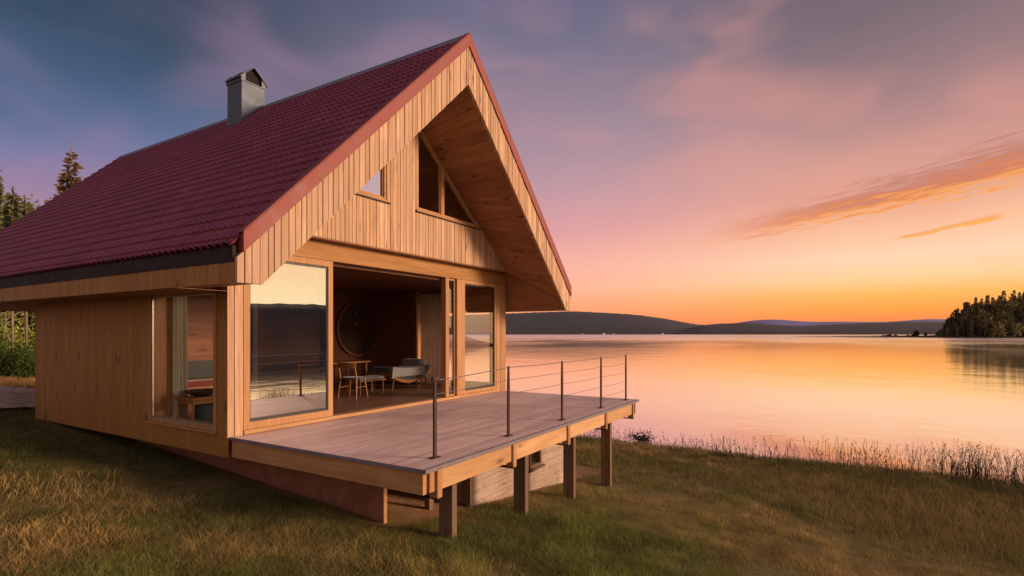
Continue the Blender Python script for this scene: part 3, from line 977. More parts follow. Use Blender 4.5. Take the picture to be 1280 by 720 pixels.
def side_wall(u_out, s_, name, mat, wv, wz):
    u_in = u_out - s_ * .16
    core = MB()
    lo, hi = sorted((u_out - s_ * .026, u_in))
    q = .035
    core.box(lo, hi, .151, wv[0] - q, -.27, 2.9); core.box(lo, hi, wv[1] + q, LW - .03, -.27, 2.9)
    core.box(lo, hi, wv[0] - q, wv[1] + q, -.27, wz[0] - q); core.box(lo, hi, wv[0] - q, wv[1] + q, wz[1] + q, 2.9)
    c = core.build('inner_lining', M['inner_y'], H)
    mb = MB()
    def zl(t): return -.29
    zt = 2.10 if s_ < 0 else 2.8
    for a, b in ((.002 if s_ < 0 else .152, wv[0] - .07), (wv[1] + .07, LW)):
        mb.boards('v', a, b, u_out, u_out - s_ * .024, zl, lambda t: zt, .135, .0018, (), .001, s_)
    mb.boards('v', wv[0] - .07, wv[1] + .07, u_out, u_out - s_ * .024, zl, lambda t: wz[0] - .07, .135, .0018, (), .001, s_)
    if wz[1] + .06 < zt: mb.boards('v', wv[0] - .07, wv[1] + .07, u_out, u_out - s_ * .024, lambda t: wz[1] + .06, lambda t: zt, .135, .0018, (), .001, s_)
    w = mb.build(name, mat, H)
    # window
    mb = MB()
    a, b = sorted((u_out + s_ * .022, u_in - s_ * .02))
    mb.ring('v', wv[0] - .07, wv[1] + .07, wz[0] - .07, wz[1] + .06, (.07, .07, .07, .06), a, b)
    fo = mb.build('side_window', M['frame_z'], H, bevel=.004)
    a3, b3 = sorted((u_out + s_ * .05, u_out - s_ * .02)); mb = MB(); mb.box(a3, b3, wv[0] - .10, wv[1] + .10, wz[0] - .10, wz[0] - .072); mb.build('sill', M['frame_y'], fo, bevel=.004)
    up = u_out - s_ * .012
    mb = MB(); a4, b4 = sorted((up + s_ * .012, up - s_ * .012))
    mb.ring('v', wv[0], wv[1], wz[0], wz[1], (.014, .03, .025, .012), a4, b4)
    mb.build('glazing_bead', M['steelrail'], fo)
    MB().add([(up, wv[0], wz[0]), (up, wv[1], wz[0]), (up, wv[1], wz[1]), (up, wv[0], wz[1])], [(0, 1, 2, 3)]).build('pane', M['glass_side'], fo)
    return w


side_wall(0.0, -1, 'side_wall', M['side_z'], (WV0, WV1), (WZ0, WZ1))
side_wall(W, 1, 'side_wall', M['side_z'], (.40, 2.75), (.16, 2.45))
mb = MB(); mb.box(.165, .36, 2.145, 2.185, .06, 2.685); mb.build('window_reveal', M['frame_z'], H, bevel=.004)
mb = MB(); mb.box(W - .36, W - .166, 2.76, 2.80, .06, 2.685); mb.build('window_reveal', M['frame_z'], H, bevel=.004)
# rear wall and partition, floor, ceiling
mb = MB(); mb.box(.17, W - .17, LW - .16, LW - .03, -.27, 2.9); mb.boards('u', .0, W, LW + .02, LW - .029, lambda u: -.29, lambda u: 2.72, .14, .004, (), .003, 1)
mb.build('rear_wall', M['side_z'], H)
mb = MB()
z = .06
while z < 2.68:
    mb.box(.165, W - .165, 4.2 + random.random() * .004, 4.28, z + .002, min(z + .19, 2.69) - .002); z += .19
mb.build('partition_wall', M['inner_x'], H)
mb = MB()
v = .17
while v < 4.19:
    mb.box(.164, W - .164, v + .001, min(v + .12, 4.195) - .001, .03, .055); v += .12
mb.build('floor', M['floor_x'], H)
mb = MB(); mb.box(.002, W - .002, .152, LW - .01, -.272, .028); mb.build('floor_slab', M['sof_y'], H)
mb = MB()
v = .16
while v < 4.19:
    mb.box(.164, W - .164, v + .002, min(v + .16, 4.195) - .002, 2.69, 2.712); v += .16
mb.box(.162, W - .162, .14, LW - .17, 2.715, 2.76)
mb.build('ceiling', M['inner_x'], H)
# carport beyond the rear wall: level ceiling and posts
mb = MB(); mb.box(.0, W, LW + .03, RL - .09, ZB + .014, ZB + .04); mb.build('carport_ceiling', M['sof_y'], H)
for u in (.1, W - .1):
    mb = MB(); mb.box(u - .06, u + .06, RL - .5, RL - .38, float(ground_h(u, RL - .4)) - .2, ZB + .012); mb.build('post', M['post_z'], H, bevel=.006)
# plinth and basement
mb = MB(); mb.box(.6, .65, -2.46, 5.9, -1.6, -.31); mb.box(.65, 7.2, 5.76, 5.9, -1.9, -.31); mb.box(.651, 2.26, -.9, -.8, -1.7, -.31); mb.build('plinth_wall', M['red_plinth'], H)
mb = MB(); mb.box(.596, .656, -2.478, -2.462, -1.35, -.31); mb.build('plinth_end_post', M['beam_y'], H, bevel=.004)
BV = -2.65
mb = MB()
for a, b, z0, z1 in ((2.27, 4.12, -2.4, -.33), (4.58, 5.78, -2.4, -.33), (4.12, 4.58, -2.4, -1.0), (4.12, 4.58, -.52, -.33)): mb.box(a, b, BV, BV + .2, z0, z1)
mb.box(2.27, 2.45, BV + .2, 5.7, -2.4, -.33); mb.box(5.6, 5.78, BV + .2, 5.7, -2.6, -.33)
mb.build('basement_wall', M['concrete'], H)
mb = MB(); mb.box(2.20, 2.267, BV - .05, BV + .12, -2.0, -.33); mb.build('corner_batten', M['post_z'], H, bevel=.004)
mb = MB(); bw = [(4.12, -1.0), (4.58, -1.0), (4.58, -.52), (4.12, -.52)]
inn = poly_frame(mb, bw, .055, BV - .02, BV + .08)
fo = mb.build('basement_window', M['post_z'], H, bevel=.003)
MB().add([(p_[0], BV + .04, p_[1]) for p_ in inn], [(0, 1, 2, 3)]).build('pane', M['glass_low'], fo)
mb = MB(); mb.box(4.05, 4.66, BV - .06, BV + .0, -1.045, -1.003); mb.build('sill', M['post_z'], fo, bevel=.003)

# chimney
c0, c1, d0, d1 = 3.2, 3.81, 4.73, 5.32
mb = MB(); mb.box(c0, c1, d0, d1, 6.3, 7.56); ch = mb.build('chimney', M['chimney'], H, bevel=.006)
mb = MB()
mb.box(c0 - .02, c1 + .02, d0 - .02, d1 + .02, 7.56, 7.585)
w_ = .05
cu = (c0 + c1) / 2; PKZ = 7.97
for v0, v1 in ((d0 - .02, d0 + .02), (d1 - .02, d1 + .02)):
    mb.uz([(c0 - .02, 7.585), (c0 + .09, 7.585), (c0 + .09, 7.82), (c0 - .02, 7.68)], v0, v1)
    mb.uz([(c1 + .02, 7.585), (c1 - .09, 7.585), (c1 - .09, 7.82), (c1 + .02, 7.68)], v0, v1)
mb.box(c0 - .02, c0, d0 + .02, d1 - .02, 7.585, 7.68); mb.box(c1, c1 + .02, d0 + .02, d1 - .02, 7.585, 7.68)
for s_ in (-1, 1):
    e = cu + s_ * .36
    mb.uz([(cu, PKZ + .02), (cu, PKZ), (e, PKZ - .34), (e, PKZ - .32)], d0 - .05, d1 + .05)
mb.build('chimney_cap', M['chimney'], ch)
mb = MB(); mb.uz([(c0 + .01, 7.59), (c1 - .01, 7.59), (c1 - .01, 7.68), (cu, PKZ - .02), (c0 + .01, 7.68)], d0 + .05, d1 - .05); mb.build('flue', M['flue_dark'], ch)  # near-black block filling the opening of the cap
mb = MB()    # flashing at the foot, dressed over the sheets
zf = lambda u: roof_z(u) + .035
mb.add([(c0 - .16, d0 - .05, zf(c0 - .16)), (c0 - .003, d0 - .05, zf(c0)), (c0 - .003, d1 + .05, zf(c0)), (c0 - .16, d1 + .05, zf(c0 - .16))], [(0, 1, 2, 3)])
mb.prism([(c0 - .03, d0 - .003, zf(c0) - .02), (AU + .05, d0 - .003, zf(AU) - .02), (AU + .05, d0 - .003, zf(AU) + .10), (c0 - .03, d0 - .003, zf(c0) + .12)], (0, -.012, 0))
mb.prism([(c0 - .003, d0 - .02, zf(c0) - .02), (c0 - .003, d1 + .02, zf(c0) - .02), (c0 - .003, d1 + .02, zf(c0) + .12), (c0 - .003, d0 - .02, zf(c0) + .12)], (-.012, 0, 0))
mb.build('flashing', M['chimney'], ch)

# ------------------------------------------------------------------ the deck
DU0, DU1, DV = .04, 7.36, -3.66
D = thing('deck', 'weathered timber deck raised on posts in front of the house', 'deck', (3.6, -3.4, -1.3))
mb = MB(); v = -.034; k = 0
while v > DV + .1:
    w_ = .112
    gap = .004 if k % 10 != 3 else .007
    cuts = [DU0, DU0 + random.uniform(2.2, 4.6), DU1]
    for a, b in zip(cuts[:-1], cuts[1:]):
        j = random.random() * .0005
        mb.box(a + .002, b - .002, max(v - w_, DV + .045), v - gap, -.034 + j, j)
    v -= w_; k += 1
mb.build('deck_boards', M['deck_x'], D, bevel=.004)
mb = MB(); mb.box(DU0 - .012, DU1 + .012, DV, DV + .042, -.044, .004); mb.box(DU0 - .014, DU0 - .001, DV + .043, -.012, -.044, .003); mb.box(DU1 + .001, DU1 + .014, DV + .043, -.012, -.044, .003)
mb.build('edge_nosing', M['nosing'], D, bevel=.003)
mb = MB()
for a, b in ((.345, 1.915), (2.005, 3.695), (3.785, 5.405), (5.495, 7.015)):
    mb.box(a, b, DV + .05, DV + .12, -.29 + random.uniform(-.006, .006), -.046)
mb.build('front_beam', M['beam_x'], D, bevel=.005)
mb = MB(); mb.box(DU0 + .01, DU0 + .075, DV + .06, -.02, -.29, -.046); mb.build('side_beam', M['beam_y'], D, bevel=.005)
mb = MB(); mb.box(DU1 - .09, DU1 - .03, DV + .14, -.02, -.23, -.046); mb.build('side_beam', M['beam_y'], D, bevel=.005)
mb = MB(); mb.box(.15, .235, DV + .045, DV + .125, -.285, -.046); mb.build('beam_end', M['frame_z'], D, bevel=.004)
for u in (.30, 1.96, 3.74, 5.45, 7.06):
    mb = MB(); mb.box(u - .043, u + .043, DV + .02, DV + .14, -.37, -.047); mb.build('beam_hanger', M['frame_z'], D, bevel=.004)
    mb = MB(); mb.box(u - .03, u + .03, DV + .03, DV + .42, -.392, -.372); mb.box(u - .03, u + .03, DV + .40, DV + .42, -.372, -.25)
    if u > 7: mb.box(u + .20, u + .225, DV + .06, DV + .09, -.28, -.05); mb.box(u - .03, u + .225, DV + .06, DV + .09, -.30, -.281)
    mb.build('steel_bracket', M['black'], D)
for u in np.arange(.75, 7.2, .58):
    mb = MB(); mb.box(u - .025, u + .025, DV + .15, -.03, -.20, -.046); mb.build('joist', M['sof_y'], D)
for u in (.77, 2.575, 4.32, 6.12):
    gz = float(ground_h(u, -3.4)) - .35
    mb = MB(); mb.box(u, u + .10, DV + .21, DV + .315, gz, -.21); mb.box(u + .004, u + .096, DV + .319, DV + .42, gz, -.212); mb.build('support_post', M['post_z'], D, bevel=.006)
# a length of lawn-level boarding under the joists to the house wall
for u in (1.6, 4.4):
    mb = MB(); mb.box(u, u + .1, -2.4, -2.3, float(ground_h(u, -2.3)) - .3, -.21); mb.build('support_post', M['post_z'], D, bevel=.006)
RP = [(.55, -3.36), (2.19, -3.39), (3.91, -3.42), (5.67, -3.43), (7.17, -3.42)]
for i, (u, v) in enumerate(RP):
    mb = MB()
    h = 1.02 if i else .93
    pr = [(-.02, -.006), (.02, -.006), (.02, .006), (-.02, .006)]
    mb.add([(u + a * 1.2, v + b * 2.2, .01) for a, b in pr] + [(u + a * 1.25, v + b * 2.2, h * .7) for a, b in pr] + [(u + a * .75, v + b * 1.8, h) for a, b in pr],
           [(3, 2, 1, 0), (8, 9, 10, 11)] + [(r * 4 + i_, r * 4 + (i_ + 1) % 4, (r + 1) * 4 + (i_ + 1) % 4, (r + 1) * 4 + i_) for r in (0, 1) for i_ in range(4)])
    po = mb.build('railing_post', M['rust'], D, bevel=.002)
    mb = MB(); mb.box(u - .075, u + .075, v - .04, v + .04, .003, .012); mb.build('base_plate', M['rust'], po)
    if i == 0:
        mb = MB(); mb.box(u - .05, u + .07, v - .022, v + .022, h, h + .045); mb.build('cable_clamp', M['rust'], po, bevel=.004)
for k, zc in enumerate((.22, .42, .62, .82, 1.0)):
    mb = MB()
    for (a, b) in zip(RP[:-1], RP[1:]):
        z0 = zc if a is not RP[0] else zc * .93
        pts = []
        for q in range(9):
            t = q / 8; sag = -.008 * 4 * t * (1 - t)
            pts.append((a[0] + (b[0] - a[0]) * t, a[1] + (b[1] - a[1]) * t, z0 + (zc - z0) * t + sag))
        for p0, p1 in zip(pts[:-1], pts[1:]): mb.tube(p0, p1, .0042 if k < 4 else .006, n=6, caps=False)
    mb.build('railing_cable', M['cable'], D)

# ------------------------------------------------------------------ furniture inside
FZ = .056


def wavy_curtain(name, label, u0, v0, u1, v1, z0, z1, mat, waves=6, amp=.045):
    n = waves * 10; V = []; Fc = []
    du, dv = u1 - u0, v1 - v0; L = sqrt(du * du + dv * dv); nx, ny = -dv / L, du / L
    rows = 10
    for j in range(rows + 1):
        t = j / rows
        for i in range(n + 1):
            f = i / n
            a = amp * (.5 + .5 * t) * sin(2 * pi * waves * f + .7 * sin(5 * f + t)) + .012 * sin(9 * f + 4 * t)
            pin = 1 - .12 * sin(pi * t)
            V.append((u0 + du * (.5 + (f - .5) * pin) + nx * a, v0 + dv * (.5 + (f - .5) * pin) + ny * a, z1 + (z0 - z1) * t))
    for j in range(rows):
        for i in range(n):
            p = j * (n + 1) + i; Fc.append((p, p + 1, p + n + 2, p + n + 1))
    mb = MB(); mb.add(V, Fc); o = mb.build(name, mat, smooth_=True)
    return set_tag(o, label, 'curtain')


wavy_curtain('curtain', 'pale cream curtain hanging inside the side window on the long wall', .28, 2.00, .54, 2.12, FZ + .01, 2.66, M['curtain'], 3, .05)
wavy_curtain('curtain', 'taupe curtain gathered at the far window across the open room', W - .30, 1.75, W - .30, 2.72, FZ + .01, 2.60, M['curtain2'], 7, .05)

# round dark wall panel with a wooden ring
R = thing('round_mirror', 'large round dark mirror in a thin wooden ring on the inner wall', 'mirror', (6.35, 4.16, 1.62))
mb = MB()
for r0, r1, name, mat, t0, t1 in ((0, .72, 'disc', 'darkdisc', 4.17, 4.19), (.72, .78, 'ring', 'furn_d', 4.14, 4.19)):
    mb = MB(); n = 48
    V = []; Fc = []
    for i in range(n):
        a = 2 * pi * i / n
        for rr_, vv in ((r0, t0), (r1, t0), (r1, t1), (r0, t1)): V.append((6.35 + rr_ * cos(a), vv, 1.62 + rr_ * sin(a)))
    for i in range(n):
        j = (i + 1) % n
        for q in range(4): Fc.append((i * 4 + q, j * 4 + q, j * 4 + (q + 1) % 4, i * 4 + (q + 1) % 4))
    if r0 == 0: V = [(6.35, t0, 1.62)] + [(6.35 + r1 * cos(2 * pi * i / n), t0, 1.62 + r1 * sin(2 * pi * i / n)) for i in range(n)]; Fc = [(0, 1 + i, 1 + (i + 1) % n) for i in range(n)]
    mb.add(V, Fc); mb.build(name, M[mat], R)
for k, (a, b) in enumerate(((.0, 2.05), (.02, 1.75))):
    mb = MB(); mb.tube((6.25 + a, 4.165, b), (6.25 + a, 4.145, b), .03, n=12); mb.build('knob', M['steelrail'], R)

# dining table
T = thing('dining_table', 'wooden dining table standing against the inner wall', 'table', (4.7, 3.45, FZ))
mb = MB(); mb.box(3.5, 5.75, 3.05, 3.9, .735, .775); mb.build('tabletop', M['furn'], T, bevel=.006)
for u in (3.6, 5.65):
    for v in (3.13, 3.82):
        mb = MB(); mb.tube((u, v, .735), (u, v, FZ), .032, .022, 10); mb.build('leg', M['furn'], T)


def chair(label, u, v, ang):
    C_ = thing('chair', label, 'chair', (0, 0, 0))
    mb = MB(); mb.lathe((0, 0, 0), [(.20, .43), (.235, .44), (.24, .455), (.22, .468)], 20); st = mb.build('seat', M['dark_cloth'], C_, smooth_=False)
    for x in (-.2, .2):
        mb = MB(); mb.tube((x * .9, .17, .44), (x * 1.15, .22, 0), .02, .014, 8); mb.build('leg', M['furn'], C_)
        mb = MB(); mb.tube((x * 1.15, -.24, 0), (x, -.19, .45), .015, .02, 8); mb.tube((x, -.19, .449), (x * 1.0, -.27, .78), .02, .014, 8); mb.build('leg', M['furn'], C_)
    mb = MB()
    pts = [(.27 * sin(a), -.30 + .10 * (1 - cos(a)) + .0, .74) for a in np.linspace(-1.0, 1.0, 11)]
    for p0, p1 in zip(pts[:-1], pts[1:]): mb.prism([(p0[0], p0[1], .68), (p1[0], p1[1], .68), (p1[0], p1[1], .80), (p0[0], p0[1], .80)], (0, -.02, 0))
    mb.build('backrest', M['furn'], C_)
    for x in (-.2, .2):
        mb = MB(); mb.tube((x, .17, .25), (x, -.2, .25), .01, n=6); mb.build('stretcher', M['furn'], C_)
    C_.location = (u, v, FZ); C_.rotation_euler = (0, 0, ang)
    return C_


ch0 = chair('wooden chair with curved back nearest the open doorway', 3.95, 1.75, radians(-75))
# footstool / low bench seat beside the chair
B = thing('low_bench', 'low wooden bench with grey seat pad in front of the lounge chair', 'bench', (4.75, 2.15, FZ))
mb = MB(); mb.box(4.3, 5.15, 1.92, 2.4, .36, .40); mb.build('seat', M['furn'], B, bevel=.01)
mb = MB(); mb.box(4.33, 5.12, 1.95, 2.37, .402, .46); mb.build('cushion', M['grey_cloth'], B, bevel=.02)
for u in (4.36, 5.09):
    for v in (1.97, 2.35):
        mb = MB(); mb.tube((u, v, .36), (u, v, FZ), .02, .015, 8); mb.build('leg', M['furn'], B)
# lounge chaise with a grey blanket
S = thing('daybed', 'low wooden daybed draped with a grey blanket by the far window', 'daybed', (6.1, 2.35, FZ))
mb = MB()
n = 16; V = []
for i in range(n + 1):
    t = i / n; u = 5.35 + 1.55 * t; z = .30 + .22 * (2 * t - 1) ** 2
    V.append((u, z))
mb.uz(V + [(u, z - .09) for u, z in V[::-1]], 2.0, 2.75); mb.build('frame', M['furn'], S, bevel=.008)
mb = MB(); mb.uz([(u, z + .004) for u, z in V] + [(u, z + .12) for u, z in V[::-1]], 1.99, 2.76); mb.build('mattress', M['dark_cloth'], S, bevel=.02)
mb = MB(); top = [(5.40, .66), (5.6, .63), (5.9, .60), (6.2, .605), (6.55, .66), (6.6, .68)]
mb.uz([(5.36, .36)] + top + [(6.62, .36), (6.5, .40), (5.5, .40)], 1.93, 1.975)
mb.uz([(a, b) for a, b in top] + [(a, b - .04) for a, b in top[::-1]], 1.976, 2.6)
mb.build('blanket', M['grey_cloth'], S, bevel=.012)
mb = MB(); mb.box(6.5, 6.82, 2.05, 2.7, .60, .80); mb.build('pillow', M['grey_cloth'], S, bevel=.06)
for u in (5.55, 6.75):
    for v in (2.05, 2.7):
        mb = MB(); mb.tube((u, v, .36), (u + (.1 if u > 6 else -.06), v, FZ), .022, .014, 8); mb.build('leg', M['furn_d'], S)
# bench against the inner wall seen through the side window
Q = thing('wall_bench', 'long bench with grey backrest and red seat along the inner wall', 'bench', (1.7, 3.95, FZ))
mb = MB(); mb.box(.5, 2.9, 3.72, 4.15, .06, .40)
mb.build('base', M['inner_y'], Q, bevel=.004)
mb = MB(); mb.box(.5, 2.9, 3.68, 4.08, .402, .52); mb.build('seat_cushion', M['red_cloth'], Q, bevel=.03)
mb = MB(); mb.box(.5, 2.9, 4.085, 4.18, .54, .92); mb.build('backrest', M['dark_cloth'], Q, bevel=.03)
# small table with tray under the side window
DX, DY = -.28, -.52
K = thing('side_table', 'small wooden side table seen low in the side window', 'table', (.62, 1.83, FZ))
mb = MB(); mb.box(.55 + DX, 1.15 + DX, 1.95 + DY, 2.5 + DY, .40, .44); mb.build('tabletop', M['furn'], K, bevel=.006)
mb = MB(); mb.box(.6 + DX, 1.1 + DX, 2.0 + DY, 2.45 + DY, .33, .399); mb.build('apron', M['furn'], K)
for u in (.6, 1.1):
    for v in (2.0, 2.45):
        mb = MB(); mb.tube((u + DX, v + DY, .40), (u * 1.06 - .05 + DX, v + DY, FZ), .022, .016, 8); mb.build('leg', M['furn'], K)
mb = MB(); mb.lathe((.85 + DX, 2.22 + DY, .442), [(.10, 0), (.22, .05), (.27, .09), (.25, .10), (.2, .06)], 24)
set_tag(mb.build('bowl', M['darkdisc']), 'wide dark bowl on the small table behind the side window', 'bowl')
mb = MB(); mb.lathe((.88 + DX, 2.22 + DY, FZ), [(.13, 0), (.16, .24), (.165, .25), (.15, .25), (.13, .03)], 20)
set_tag(mb.build('bucket', M['teal']), 'dark bucket on the floor under the small table', 'bucket')

# ------------------------------------------------------------------ grass
def house_free(u, v):
    inside = (u > .35) & (u < 7.9) & (v > -2.75) & (v < 7.0)
    inside |= (u > -.1) & (u < 7.8) & (v > 5) & (v < 7.0)
    gravel = (u > -6) & (u < 1.6) & (v > 8.2) & (v < 13.5)
    return ~(inside | gravel)


def scatter(n, rmin, rmax, az0, az1, power=1.0):
    """points on the land around the viewpoint's side of the house, denser close by"""
    r = rmin * (rmax / rmin) ** (rng.random(n) ** power)
    a = YAW + radians(az0) + rng.random(n) * radians(az1 - az0)
    u = CX + r * np.sin(a); v = CY + r * np.cos(a)
    k = (u < 14.3) & house_free(u, v)
    return u[k], v[k], r[k]


def blades(name, u, v, r, hgt, lean, rgb, width, mat, label, bend=.6, wind=(.5, .3)):
    n = len(u); z = ground_h(u, v)
    ang = rng.random(n) * 2 * pi; fx, fy = np.cos(ang), np.sin(ang)
    la = rng.random(n) * 2 * pi; lx = np.cos(la) * lean + wind[0] * lean; ly = np.sin(la) * lean + wind[1] * lean
    w = np.maximum(width, .00055 * r) * (.7 + .6 * rng.random(n))
    P = np.zeros((n, 5, 3))
    base = np.stack([u, v, z - .02], -1); side = np.stack([fx * w, fy * w, 0 * w], -1) * .5
    mid = base + np.stack([lx * hgt * .3, ly * hgt * .3, hgt * .6], -1)
    tip = base + np.stack([lx * hgt, ly * hgt, hgt * (1 - bend * .3 * rng.random(n))], -1)
    P[:, 0] = base - side; P[:, 1] = base + side; P[:, 2] = mid + side * .75; P[:, 3] = mid - side * .75; P[:, 4] = tip
    i0 = np.arange(n) * 5
    tri = np.stack([i0, i0 + 1, i0 + 2, i0, i0 + 2, i0 + 3, i0 + 3, i0 + 2, i0 + 4], -1).reshape(-1)
    c = np.repeat(rgb[:, None, :], 5, 1)
    c[:, 0:2] *= .55; c[:, 4] *= 1.15
    o = mesh_np(name, P.reshape(-1, 3), tri, 3, mat, c.reshape(-1, 3))
    o['kind'] = 'stuff'; set_tag(o, label, 'grass')
    return o


GREEN = np.array([.165, .19, .038]); DKGREEN = np.array([.055, .065, .020]); STRAW = np.array([.70, .45, .16]); BROWN = np.array([.36, .25, .085]); RUST = np.array([.42, .23, .09])


def mixc(a, b, t): return a[None] * (1 - t[:, None]) + b[None] * t[:, None]


# short turf everywhere near
u, v, r = scatter(520000, 3.2, 24, -58, 58, .8)
n1 = NA(u * .45, v * .45, 3); n2 = NB(u * 1.4, v * 1.4, 2)
dry = np.clip(smooth(n1 + .35 * (n2 - .5), .38, .62) + .25 * smooth(u, 3, 9), 0, 1)
neard = np.exp(-(((u - 2.2) / 3.0) ** 2 + ((v + 4.2) / 1.5) ** 2))
dry = np.clip(dry * (1 - .75 * neard), 0, 1)
sh_ = smooth(v + .5 * u, -3.2, -1.2) * (1 - smooth(u, 1.5, 3))  # house-shadow zone, painted into the blades as a darker, greener tone
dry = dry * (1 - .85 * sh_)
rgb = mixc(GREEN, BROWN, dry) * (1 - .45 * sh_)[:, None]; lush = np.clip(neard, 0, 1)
rgb = rgb * (1 - .35 * lush[:, None]) + np.array([.22, .25, .045]) * .35 * lush[:, None]
rgb *= (.6 + .8 * rng.random(len(u)))[:, None]
patch = smooth(NC(u * .8, v * .8, 3), .3, .7)
tuft = NA(u * 3.1 + 7, v * 3.1, 2); rgb *= (.68 + .6 * smooth(tuft, .25, .75))[:, None]
h = (.045 + .085 * rng.random(len(u))) * (.5 + .55 * patch + .45 * smooth(tuft, .4, .8)) * (1 + .6 * smooth(u, 8, 13))
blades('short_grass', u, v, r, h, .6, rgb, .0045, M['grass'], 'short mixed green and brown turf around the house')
# tall dry grass in the near left corner
u, v, r = scatter(260000, 3.2, 11, -56, 30, .75)
ahead = (u - CX) * SY + (v - CY) * CYW; aside = (CX - u) * CYW + (v - CY) * SY
dens = .8 * (1 - smooth(ahead - 4.6 - .38 * np.clip(aside, 0, 7) + 2.0 * (NA(u * .8, v * .8) - .5), -.7, 1.1)) * smooth(aside, -.6, 1.2) * (.35 + .65 * smooth(NC(u * 1.3, v * 1.3, 2), .3, .6))
k = rng.random(len(u)) < dens
u, v, r = u[k], v[k], r[k]
t = smooth(NB(u * .9, v * .9, 3), .3, .7)
rgb = mixc(STRAW, BROWN * 1.1, t * .8) * (.65 + .7 * rng.random(len(u)))[:, None]
blades('dry_grass', u, v, r, .05 + .11 * rng.random(len(u)) * (.6 + .7 * (1 - t)), .75, rgb, .0018, M['grass'], 'dry straw-coloured grass in the near left corner', .8, (.35, -.05))
# tufts beside the house and posts, its shade put into their darker green
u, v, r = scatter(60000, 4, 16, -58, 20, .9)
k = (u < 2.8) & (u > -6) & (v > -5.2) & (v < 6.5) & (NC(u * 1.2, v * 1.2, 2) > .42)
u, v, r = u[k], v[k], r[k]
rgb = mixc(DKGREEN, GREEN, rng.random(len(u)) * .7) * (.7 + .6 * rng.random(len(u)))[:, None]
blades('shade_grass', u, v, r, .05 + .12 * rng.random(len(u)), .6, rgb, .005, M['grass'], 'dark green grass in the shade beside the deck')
# rough grass before the shore
u, v, r = scatter(130000, 9, 26, 0, 58, .9)
k = rng.random(len(u)) < smooth(u - .28 * (-v - 4).clip(0, 20) + 1.5 * NA(u * .5, v * .5), 8.2 - 1.5, 11.5) * 1.0
k |= rng.random(len(u)) < .9 * smooth(-v, 5.5, 9.5) * smooth(u, 5.0, 8.5)
u, v, r = u[k], v[k], r[k]
t = smooth(NB(u * .5, v * .5, 3), .3, .7)
rgb = mixc(np.array([.19, .16, .045]), np.array([.29, .21, .065]), t) * (.55 + .8 * rng.random(len(u)))[:, None] * (1 - .45 * smooth(u, 9.5, 13.5))[:, None]
blades('rough_grass', u, v, r, (.07 + .20 * rng.random(len(u)) * (.4 + .9 * smooth(-v, 2, 9))), .45, rgb, .005, M['grass'], 'rough brown-green grass on the bank before the lake')
# strip of dry grass under the forest edge
n = 26000
u = -10 + 22 * rng.random(n); v = 13.2 + 6.5 * rng.random(n)
k = u < 12; u, v = u[k], v[k]; r = np.hypot(u - CX, v - CY)
rgb = 1.8 * mixc(STRAW, RUST, rng.random(len(u))) * (.7 + .6 * rng.random(len(u)))[:, None]  # tint raised to stand in for light the house blocks here
blades('meadow_grass', u, v, r, .10 + .22 * rng.random(len(u)), .4, rgb, .006, M['grass'], 'band of dry golden grass along the forest edge')


# reeds with seed heads along the water's edge
def reeds():
    n = 12000
    v = 7 - 27 * rng.random(n) ** .8
    u = 13.4 + 2.3 * rng.random(n) ** 1.6 + .9 * (NA(v * .6, v * 0) - .5)
    clump = NB(v * .55, u * .9, 3)
    keep = rng.random(n) < np.clip((clump - .28) * 1.7, .04, 1) * (.30 + .75 * smooth(-v, 2, 10))
    u, v = u[keep], v[keep]; n = len(u)
    z = np.maximum(ground_h(u, v), LAKE - .15)
    hgt = (.22 + .58 * rng.random(n) ** 1.4) * (.75 + .55 * smooth(-v, 2, 11))
    V = []; Fc = []; C = []
    for i in range(n):
        a = random.random() * 2 * pi; w = .0032 + .003 * random.random()
        dx, dy = cos(a) * w, sin(a) * w
        lx, ly = random.gauss(0, .2), random.gauss(0, .2)
        b = np.array([u[i], v[i], z[i] - .03]); t = b + np.array([lx * hgt[i], ly * hgt[i], hgt[i]])
        m = b * .5 + t * .5 - np.array([lx, ly, 0]) * hgt[i] * .15
        k = len(V)
        sx = np.array([dx, dy, 0])
        V += [b - sx, b + sx, m + sx * .8, m - sx * .8, t + sx * .4, t - sx * .4]
        Fc += [k, k + 1, k + 2, k + 3, k + 3, k + 2, k + 4, k + 5]
        cc = np.array([.055, .035, .022]) * random.uniform(.5, 1.6)
        C += [cc] * 6
        if random.random() < .75:          # plume: a few ragged bracts
            for q in range(random.randint(4, 10)):
                p = t - np.array([lx, ly, 1]) * hgt[i] * .045 * q
                a2 = random.random() * 6.28; s2 = random.uniform(.014, .042)
                e = np.array([cos(a2) * s2, sin(a2) * s2, s2 * .8]); f_ = np.array([-sin(a2), cos(a2), .3]) * s2 * .35
                k = len(V); V += [p, p + e * .5 + f_, p + e * 1.2, p + e * .5 - f_]; Fc += [k, k + 1, k + 2, k + 3]
                C += [np.array([.05, .028, .020]) * random.uniform(.6, 1.5)] * 4
        if random.random() < .5:           # a drooping leaf
            p = b + (t - b) * random.uniform(.3, .7); a2 = random.random() * 6.28; s2 = random.uniform(.08, .2)
            e = np.array([cos(a2) * s2, sin(a2) * s2, s2 * .35]); f_ = np.array([-sin(a2), cos(a2), 0]) * .008
            k = len(V); V += [p, p + e * .6 + f_, p + e, p + e * .6 - f_]; Fc += [k, k + 1, k + 2, k + 3]
            C += [np.array([.07, .045, .025]) * random.uniform(.6, 1.3)] * 4
    o = mesh_np('reeds', np.array(V), Fc, 4, M['grass'], np.array(C))
    o['kind'] = 'stuff'; set_tag(o, 'thin dark reeds with seed heads along the water edge', 'reeds')


reeds()

